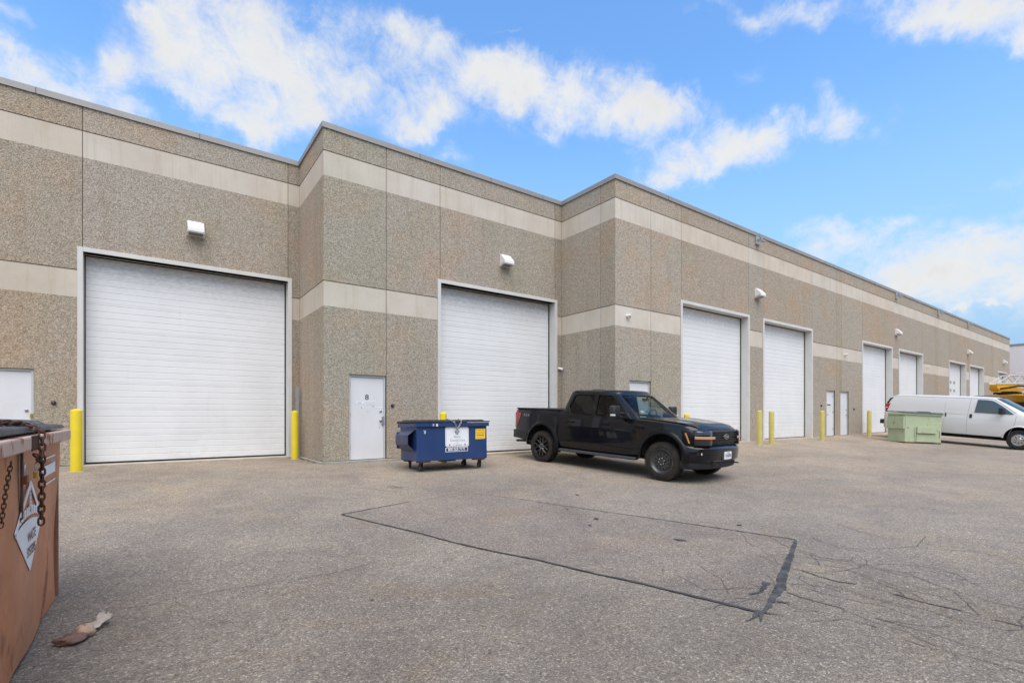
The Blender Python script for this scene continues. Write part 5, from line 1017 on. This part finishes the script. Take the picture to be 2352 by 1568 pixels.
# underbody
m = MB(); m.box(-1.0, 4.2, -.62, .62, .42, .60); m.box(-1.1, 4.3, -.50, -.38, .36, .50); m.box(-1.1, 4.3, .38, .50, .36, .50); m.tube([(0, -.8, RW), (0, .8, RW)], .05, 10); m.tube([(WB, -.8, RW), (WB, .8, RW)], .04, 10); m.lathe([(.12, -.12), (.16, 0), (.12, .12)], (0, .05, RW), 'y', 16); m.build('chassis', WELL, PK)
m = MB(); m.tube([(-.7, -.62, .50), (-1.1, -.66, .48), (-1.30, -.72, .47)], .036, 12); m.build('exhaust_tip', RIMG, PK, smooth=40)
q = MB(); q.prism([(2.985, 1.15), (3.20, 1.13), (3.19, 1.085), (3.05, 1.09), (2.975, 1.12)], 'y', -1.0, -.982); q.build('fender_badge', BLKG, PK)
make_wheel(PK, 0, -.86, RW, .28, 'alloy', -1); make_wheel(PK, 0, .86, RW, .28, 'alloy', 1); make_wheel(PK, WB, -.88, RW, .28, 'steel', -1); make_wheel(PK, WB, .88, RW, .28, 'steel', 1)
# ================= white cargo van
VN = thing('cargo_van', 'white windowless cargo van parked behind the green dumpster at the right', 'van', (30, 8, 0)); hv = R(-91.0)
VN.matrix_world = Matrix.Translation((29.76, 7.68, zg(29.76, 7.68))) @ Matrix.Rotation(hv, 4, 'Z') @ Matrix.Rotation(math.atan2(zg(29.76, 7.68) - zg(29.7, 4.3), 3.43), 4, 'Y')
VN.scale = (1, 1, 1.04); VW = 3.94; VWP = paint('white_van_paint', (.64, .64, .635), .35, .8, .10, (.55, .53, .50), 2)
# outline rings by station: x, zbottom, half width low, ztop, half width top
TV = [(-1.30, .52, .86, 1.45, .78), (-1.27, .48, .93, 1.62, .80), (-1.18, .45, .985, 1.84, .80), (-1.05, .44, 1.0, 1.97, .80), (-.85, .44, 1.005, 2.03, .80), (0, .44, 1.005, 2.055, .80), (2.4, .44, 1.005, 2.055, .80), (2.95, .44, 1.005, 2.04, .79), (3.15, .44, 1.005, 2.0, .78),
      (3.50, .44, 1.005, 1.80, .78), (3.95, .46, 1.0, 1.52, .80), (4.28, .48, .99, 1.335, .83), (4.6, .50, .97, 1.25, .85), (4.80, .50, .93, 1.17, .82), (4.93, .50, .86, 1.05, .76), (4.98, .52, .80, .95, .72)]
def ring_vn(x):
    zb, hw, zt_, ht = interp(TV, x); zb_ = min(1.30, zt_ - .12); P = [(0, zb), (hw-.12, zb), (hw-.03, zb+.02), (hw-.01, zb+.12), (hw, .85), (hw-.012, 1.12), (hw-.02, 1.16 if zt_ > 1.3 else zb_-.02)]
    z1 = P[-1][1]; k = (zt_-z1)
    P += [(hw-.045 - .10*(.35*k), z1+.35*k), (ht+.075+.0, z1+.80*k), (ht+.02, z1+.93*k), (ht-.10, z1+.985*k), (0, zt_+.01)]
    return [(x, -y, z) for (y, z) in P] + [(x, y, z) for (y, z) in P[-2:0:-1]]
xs = [-1.30, -1.27, -1.22, -1.18, -1.1, -1.05, -.95, -.85, -.5, 0, .6, 1.2, 1.8, 2.4, 2.8, 2.95, 3.05, 3.15, 3.3, 3.5, 3.72, 3.95, 4.1, 4.28, 4.45, 4.6, 4.72, 4.80, 4.88, 4.93, 4.98]
vb = hull(xs, ring_vn).build('body', [VWP, WELL], VN, smooth=35); cuts = []
for xx in (0, VW):
    for s_ in (-1, 1):
        q = MB(); ya, yb = (.70, 1.2) if s_ > 0 else (-1.2, -.70); q.lathe([(.47, ya), (.47, yb)], (xx, 0, .43), 'y', 40); c = q.build('cutter', [VWP, WELL], VN); c.data.polygons.foreach_set('material_index', [1]*len(c.data.polygons)); cuts.append(c)
bpy.context.view_layer.update(); bool_cut(vb, cuts)
def vn_y(x, z):
    r_ = ring_vn(x); pts = [(-p[1], p[2]) for p in r_[:12]]
    for i in range(2, len(pts)-1):
        if z <= pts[i+1][1]: q = max(0, (z-pts[i][1])/max(1e-5, pts[i+1][1]-pts[i][1])); return pts[i][0]+(pts[i+1][0]-pts[i][0])*q
    return pts[-1][0]
def vpatch(name, poly, mt, s_, d=.004, par=None, solid=0):
    m = MB(); m.add([(x, s_*(vn_y(x, z)+d), z) for (x, z) in poly], [tuple(range(len(poly)))]); return m.build(name, mt, par or VN, fix=False, solid=solid)
def vstrip(name, lines, w, s_, mt, d=.002):
    m = MB()
    for pts in lines:
        P = []
        for i in range(len(pts)-1):
            for k in range(8): P.append((pts[i][0]+(pts[i+1][0]-pts[i][0])*k/8, pts[i][1]+(pts[i+1][1]-pts[i][1])*k/8))
        P.append(pts[-1]); vs = []
        for i, p in enumerate(P):
            a = P[max(0, i-1)]; b = P[min(len(P)-1, i+1)]; dx, dz = b[0]-a[0], b[1]-a[1]; l = math.hypot(dx, dz); nx, nz = -dz/l*w/2, dx/l*w/2
            for k in (1, -1): x, z = p[0]+nx*k, p[1]+nz*k; vs.append((x, s_*(vn_y(x, z)+d), z))
        m.add(vs, [(2*i, 2*i+1, 2*i+3, 2*i+2) for i in range(len(P)-1)])
    return m.build(name, mt, VN, fix=False)
VGAP = pm('soft_panel_gap', (.25, .25, .25), .8); VGL = tinted('van_side_glass', (.045, .075, .090), .05); VWS = tinted("van_windshield", (.02, .045, .045), .05); VWS.node_tree.nodes["Principled BSDF"].inputs["Specular IOR Level"].default_value = .35
for s_ in (-1, 1):
    # front door window, subdivided so it follows the side
    m = MB(); top_ = [(2.56, 1.92), (2.86, 1.915), (3.02, 1.895), (3.12, 1.85), (3.35, 1.69), (3.72, 1.385)]; bot_ = [(2.50, 1.385), (2.74, 1.38), (2.95, 1.378), (3.15, 1.376), (3.40, 1.374), (3.70, 1.372)]; vs = []
    for j in range(6):
        for (a, b) in zip(bot_, top_): x, z = a[0]+(b[0]-a[0])*j/5, a[1]+(b[1]-a[1])*j/5; vs.append((x, s_*(vn_y(x, z)+.016), z))
    m.add(vs, [(j*6+i, j*6+i+1, (j+1)*6+i+1, (j+1)*6+i) for j in range(5) for i in range(5)]); m.build('side_window', VGL, VN, fix=False, smooth=60)
    vstrip('panel_gap', [[(2.30, .50), (2.28, 1.2), (2.34, 1.98)], [(1.18, .50), (1.18, 1.98)], [(3.62, .55), (3.78, 1.0), (3.80, 1.33)], [(-1.0, 1.28), (2.28, 1.28)]], .010, s_, VGAP)
    vstrip('roof_gutter', [[(-1.0, 1.93), (-.5, 1.965), (2.6, 1.965), (3.05, 1.955), (3.30, 1.80), (3.78, 1.42)]], .016, s_, VGAP, .004)
    m = MB()
    for xx in (1.30, 2.40): y = vn_y(xx, 1.22); m.box(xx-.045, xx+.045, *sorted((s_*(y-.005), s_*(y+.03))), 1.15, 1.30)
    o = None
    for xx in (1.30, 2.40): m = MB(); y = vn_y(xx, 1.22); m.box(xx-.04, xx+.04, *sorted((s_*(y-.005), s_*(y+.03))), 1.15, 1.31); m.build('door_handle', BLKM, VN, bevel=.008)
    for (nm, mt_, ed_) in (('tail_lamp', REDL, [(1.24, -1.30, -1.18), (1.34, -1.29, -1.15), (1.44, -1.28, -1.12), (1.54, -1.265, -1.09), (1.62, -1.25, -1.06)]), ('corner_trim', BLKM, [(1.63, -1.25, -1.14), (1.72, -1.22, -1.10), (1.80, -1.17, -1.05), (1.88, -1.11, -.99), (1.97, -1.02, -.93)])):
        m = MB(); vs = []
        for (z, xa, xb) in ed_:
            for k in range(4): x = xa + (xb-xa)*k/3; vs.append((x, s_*(vn_y(x, z)+.012), z))
        m.add(vs, [(j*4+i, j*4+i+1, (j+1)*4+i+1, (j+1)*4+i) for j in range(4) for i in range(3)]); m.build(nm, mt_, VN, fix=False, smooth=60, solid=.01)
    m = MB(); m.add([(x, s_*(vn_y(x, z)+.018), z) for (x, z) in [(-1.262, 1.40), (-1.17, 1.40), (-1.16, 1.44), (-1.255, 1.44)]], [(0, 1, 2, 3)]); m.build('reverse_lamp', LTWH, VN, fix=False)
    m = MB(); m.box(3.30, 3.44, *sorted((s_*1.02, s_*1.26)), 1.36, 1.62); mr_ = m.build('mirror', BLKM, VN, bevel=.035); m = MB(); m.tube([(3.45, s_*.90, 1.40), (3.40, s_*1.06, 1.44)], .025, 8); m.build('mirror_arm', BLKM, mr_)
    arch(VN, 'wheel_arch', VWP, VW, .43, .465, .52, s_*.985, s_*1.018, 0, 180)
    m = MB(); m.box(4.78, 4.93, *sorted((s_*.58, s_*.86)), .86, 1.04); m.build('headlamp', CLEARL, VN, bevel=.02)
# windshield
def vws(u, v):
    z = 1.35 + v*(1.965-1.35); x = 4.235 - v*1.03; y = (2*u-1)*(.84-.10*v); return (x + .06 - .13*abs(2*u-1)**3, y, z+.03)
m = MB(); m.grid(vws, 14, 6); m.build('windshield', VWS, VN, smooth=60, fix=False)
m = MB(); m.box(-1.42, -1.28, -.98, .98, .66, .86); m.build('rear_bumper', BLKM, VN, bevel=.02)
m = MB(); m.box(4.90, 5.06, -.92, .92, .50, .74); m.build('front_bumper', BLKM, VN, bevel=.03); m = MB(); m.box(4.93, 5.0, -.55, .55, .80, 1.02); m.build('grille', BLKM, VN, bevel=.01)
m = MB(); m.box(-1.1, 4.5, -.6, .6, .30, .50); m.box(.8, 3.2, -.82, -.6, .32, .46); m.tube([(0, -.8, .39), (0, .8, .39)], .05, 8); m.build('chassis', WELL, VN)
m = MB(); m.box(-.2, 2.0, -.97, -.94, .36, .44) ; 
VRIM = CHROME
for (xx, yy, sd_) in ((0, -.84, -1), (0, .84, 1), (VW, -.85, -1), (VW, .85, 1)):
    W = bpy.data.objects.new('wheel', None); COL.objects.link(W); W.parent = VN; W.location = (xx, yy, .39); w = .24; r = .39
    m = MB(); m.lathe([(.225, -w/2), (r-.05, -w/2-.004), (r-.01, -w/2+.03), (r, -w/2+.06), (r, w/2-.06), (r-.01, w/2-.03), (r-.05, w/2+.004), (.225, w/2)], (0, 0, 0), 'y', 44, cap=False); m.build('tyre', RUBBER, W, smooth=40)
    m = MB(); m.lathe([(.232, sd_*(w/2-.004)), (.215, sd_*(w/2-.01)), (.20, sd_*(w/2-.04)), (.16, sd_*(w/2-.025)), (.09, sd_*(w/2-.02)), (.07, sd_*(w/2+.0)), (.001, sd_*(w/2+.0))], (0, 0, 0), 'y', 40, cap=False); o = m.build('rim', pm('polished_steel_rim', (.62, .61, .59), .25, metal=.85, var=.35, vs=14), W, smooth=40)
    m = MB()
    for k in range(8): a = 2*math.pi*k/8; m.lathe([(.024, sd_*(w/2-.045)), (.024, sd_*(w/2-.018))], (math.cos(a)*.135, 0, math.sin(a)*.135), 'y', 10)
    m.build('rim_holes', WELL, o)
# this is the short wheelbase: the load bay is half a metre shorter
def vshort(x): t_ = min(1, max(0, (x-.5)/1.6)); return x - .51*t_*t_*(3-2*t_)
def walk(o):
    for c in o.children:
        if c.type == 'EMPTY': c.location.x = vshort(c.location.x)
        else:
            if c.parent.type == 'EMPTY' and c.parent is not VN: continue
            for v in c.data.vertices: v.co.x = vshort(v.co.x)
            walk(c)
walk(VN)


# ================= yellow boom truck behind the van
BT = thing('boom_truck', 'yellow boom truck with pale lattice jib and dark blue body behind the van windshield', 'truck', (43.0, 5.8, -.12), R(-36))
YM = pm('machine_yellow', (.72, .40, .012), .4, var=.15, vs=2, dirt=.15, dirtc=(.3, .18, .05)); NAVY = pm('navy_panel', (.012, .016, .055), .4, var=.3); LATT = pm('pale_lattice', (.55, .53, .53), .5)
m = MB(); m.prism([(-2.55, 2.44), (-1.3, 2.46), (3.6, 2.40), (3.6, 2.04), (-.3, 2.04), (-.9, 2.34), (-2.2, 2.40)], 'y', -1.1, 1.1); m.build('deck', YM, BT, bevel=.03); m = MB(); m.box(-.25, 3.6, -1.13, -1.101, 2.20, 2.25); m.build('deck_stripe', BLKM, BT)
m = MB(); m.box(-.2, 3.6, -1.05, 1.05, .75, 2.095); m.build('cargo_body', NAVY, BT, bevel=.03)
m = MB(); m.box(-.35, 3.5, -.9, .9, .45, .749); m.build('chassis', WELL, BT)
m = MB(); m.lathe([(.5, 2.44), (.5, 2.62)], (-1.4, 0, 0), 'z', 24); m.box(-2.0, -.95, -.35, .35, 2.50, 2.62); m.build('turret', BLKG, BT, bevel=.01)
m = MB(); m.prism([(-2.35, 2.88), (-2.2, 2.66), (-1.0, 2.64), (-.65, 2.72), (-.72, 2.86), (-1.3, 2.90), (-1.9, 2.84)], 'y', -.28, .28); m.build('lower_boom', pm('boom_amber', (.60, .30, .02), .4, var=.2), BT, bevel=.02)
m = MB(); m.prism([(-2.35, 3.08), (-2.30, 2.78), (-1.1, 2.93), (-.95, 3.06), (-1.2, 3.10)], 'y', -.25, .25); m.build('boom_head', YM, BT, bevel=.02)
m = MB(); m.tube([(-2.2, -.27, 2.80), (-1.05, -.27, 2.98), (3.8, -.27, 2.95)], .05, 8); m.tube([(-1.0, -.27, 2.52), (3.8, -.27, 2.62)], .03, 8); m.build('hydraulic_line', BLKG, BT)
m = MB()
for y in (-.25, .25):
    P0 = [(-2.35, y, 3.10), (-1.55, y, 3.62), (4.0, y, 3.66)]; m.tube(P0, .035, 6); m.tube([(-2.35, y, 3.11), (4.0, y, 3.18)], .045, 6)
    x = -1.75; k = 0
    while x < 3.9: m.tube([(x, y, 3.12 if k % 2 else 3.64), (x+.42, y, 3.64 if k % 2 else 3.12)], .028, 5); x += .42; k += 1
m.tube([(-1.0, 0, 3.74), (4.0, 0, 3.76)], .035, 6); m.build('lattice_jib', LATT, BT, smooth=40)
for (xx, yy) in ((.6, -.85), (2.7, -.85), (.6, .85), (2.7, .85)):
    m = MB(); m.lathe([(.28, -.13), (.47, -.13), (.50, -.08), (.50, .08), (.47, .13), (.28, .13)], (xx, yy, .50), 'y', 32); m.build('wheel', RUBBER, BT, smooth=40)
# ================= the building across the yard, behind the camera (seen only in reflections)
OB = thing('opposite_building', 'long brown warehouse on the far side of the yard behind the viewer', 'building', (0, -26, -.9))
m = MB(); m.box(-60, 70, -20, 0, 0, 8.3); m.build('wall', pm('brown_panel_wall', (.10, .10, .105), .9, var=.2, vs=.5), OB); m = MB(); m.box(-60.1, 70.1, -20.1, .1, 8.3, 8.5); m.build('coping', COPE, OB)
for x in range(-50, 66, 15): m = MB(); m.box(x, x+4.2, .001, .05, 0, 4.6); m.build('loading_door', WHITE, OB)
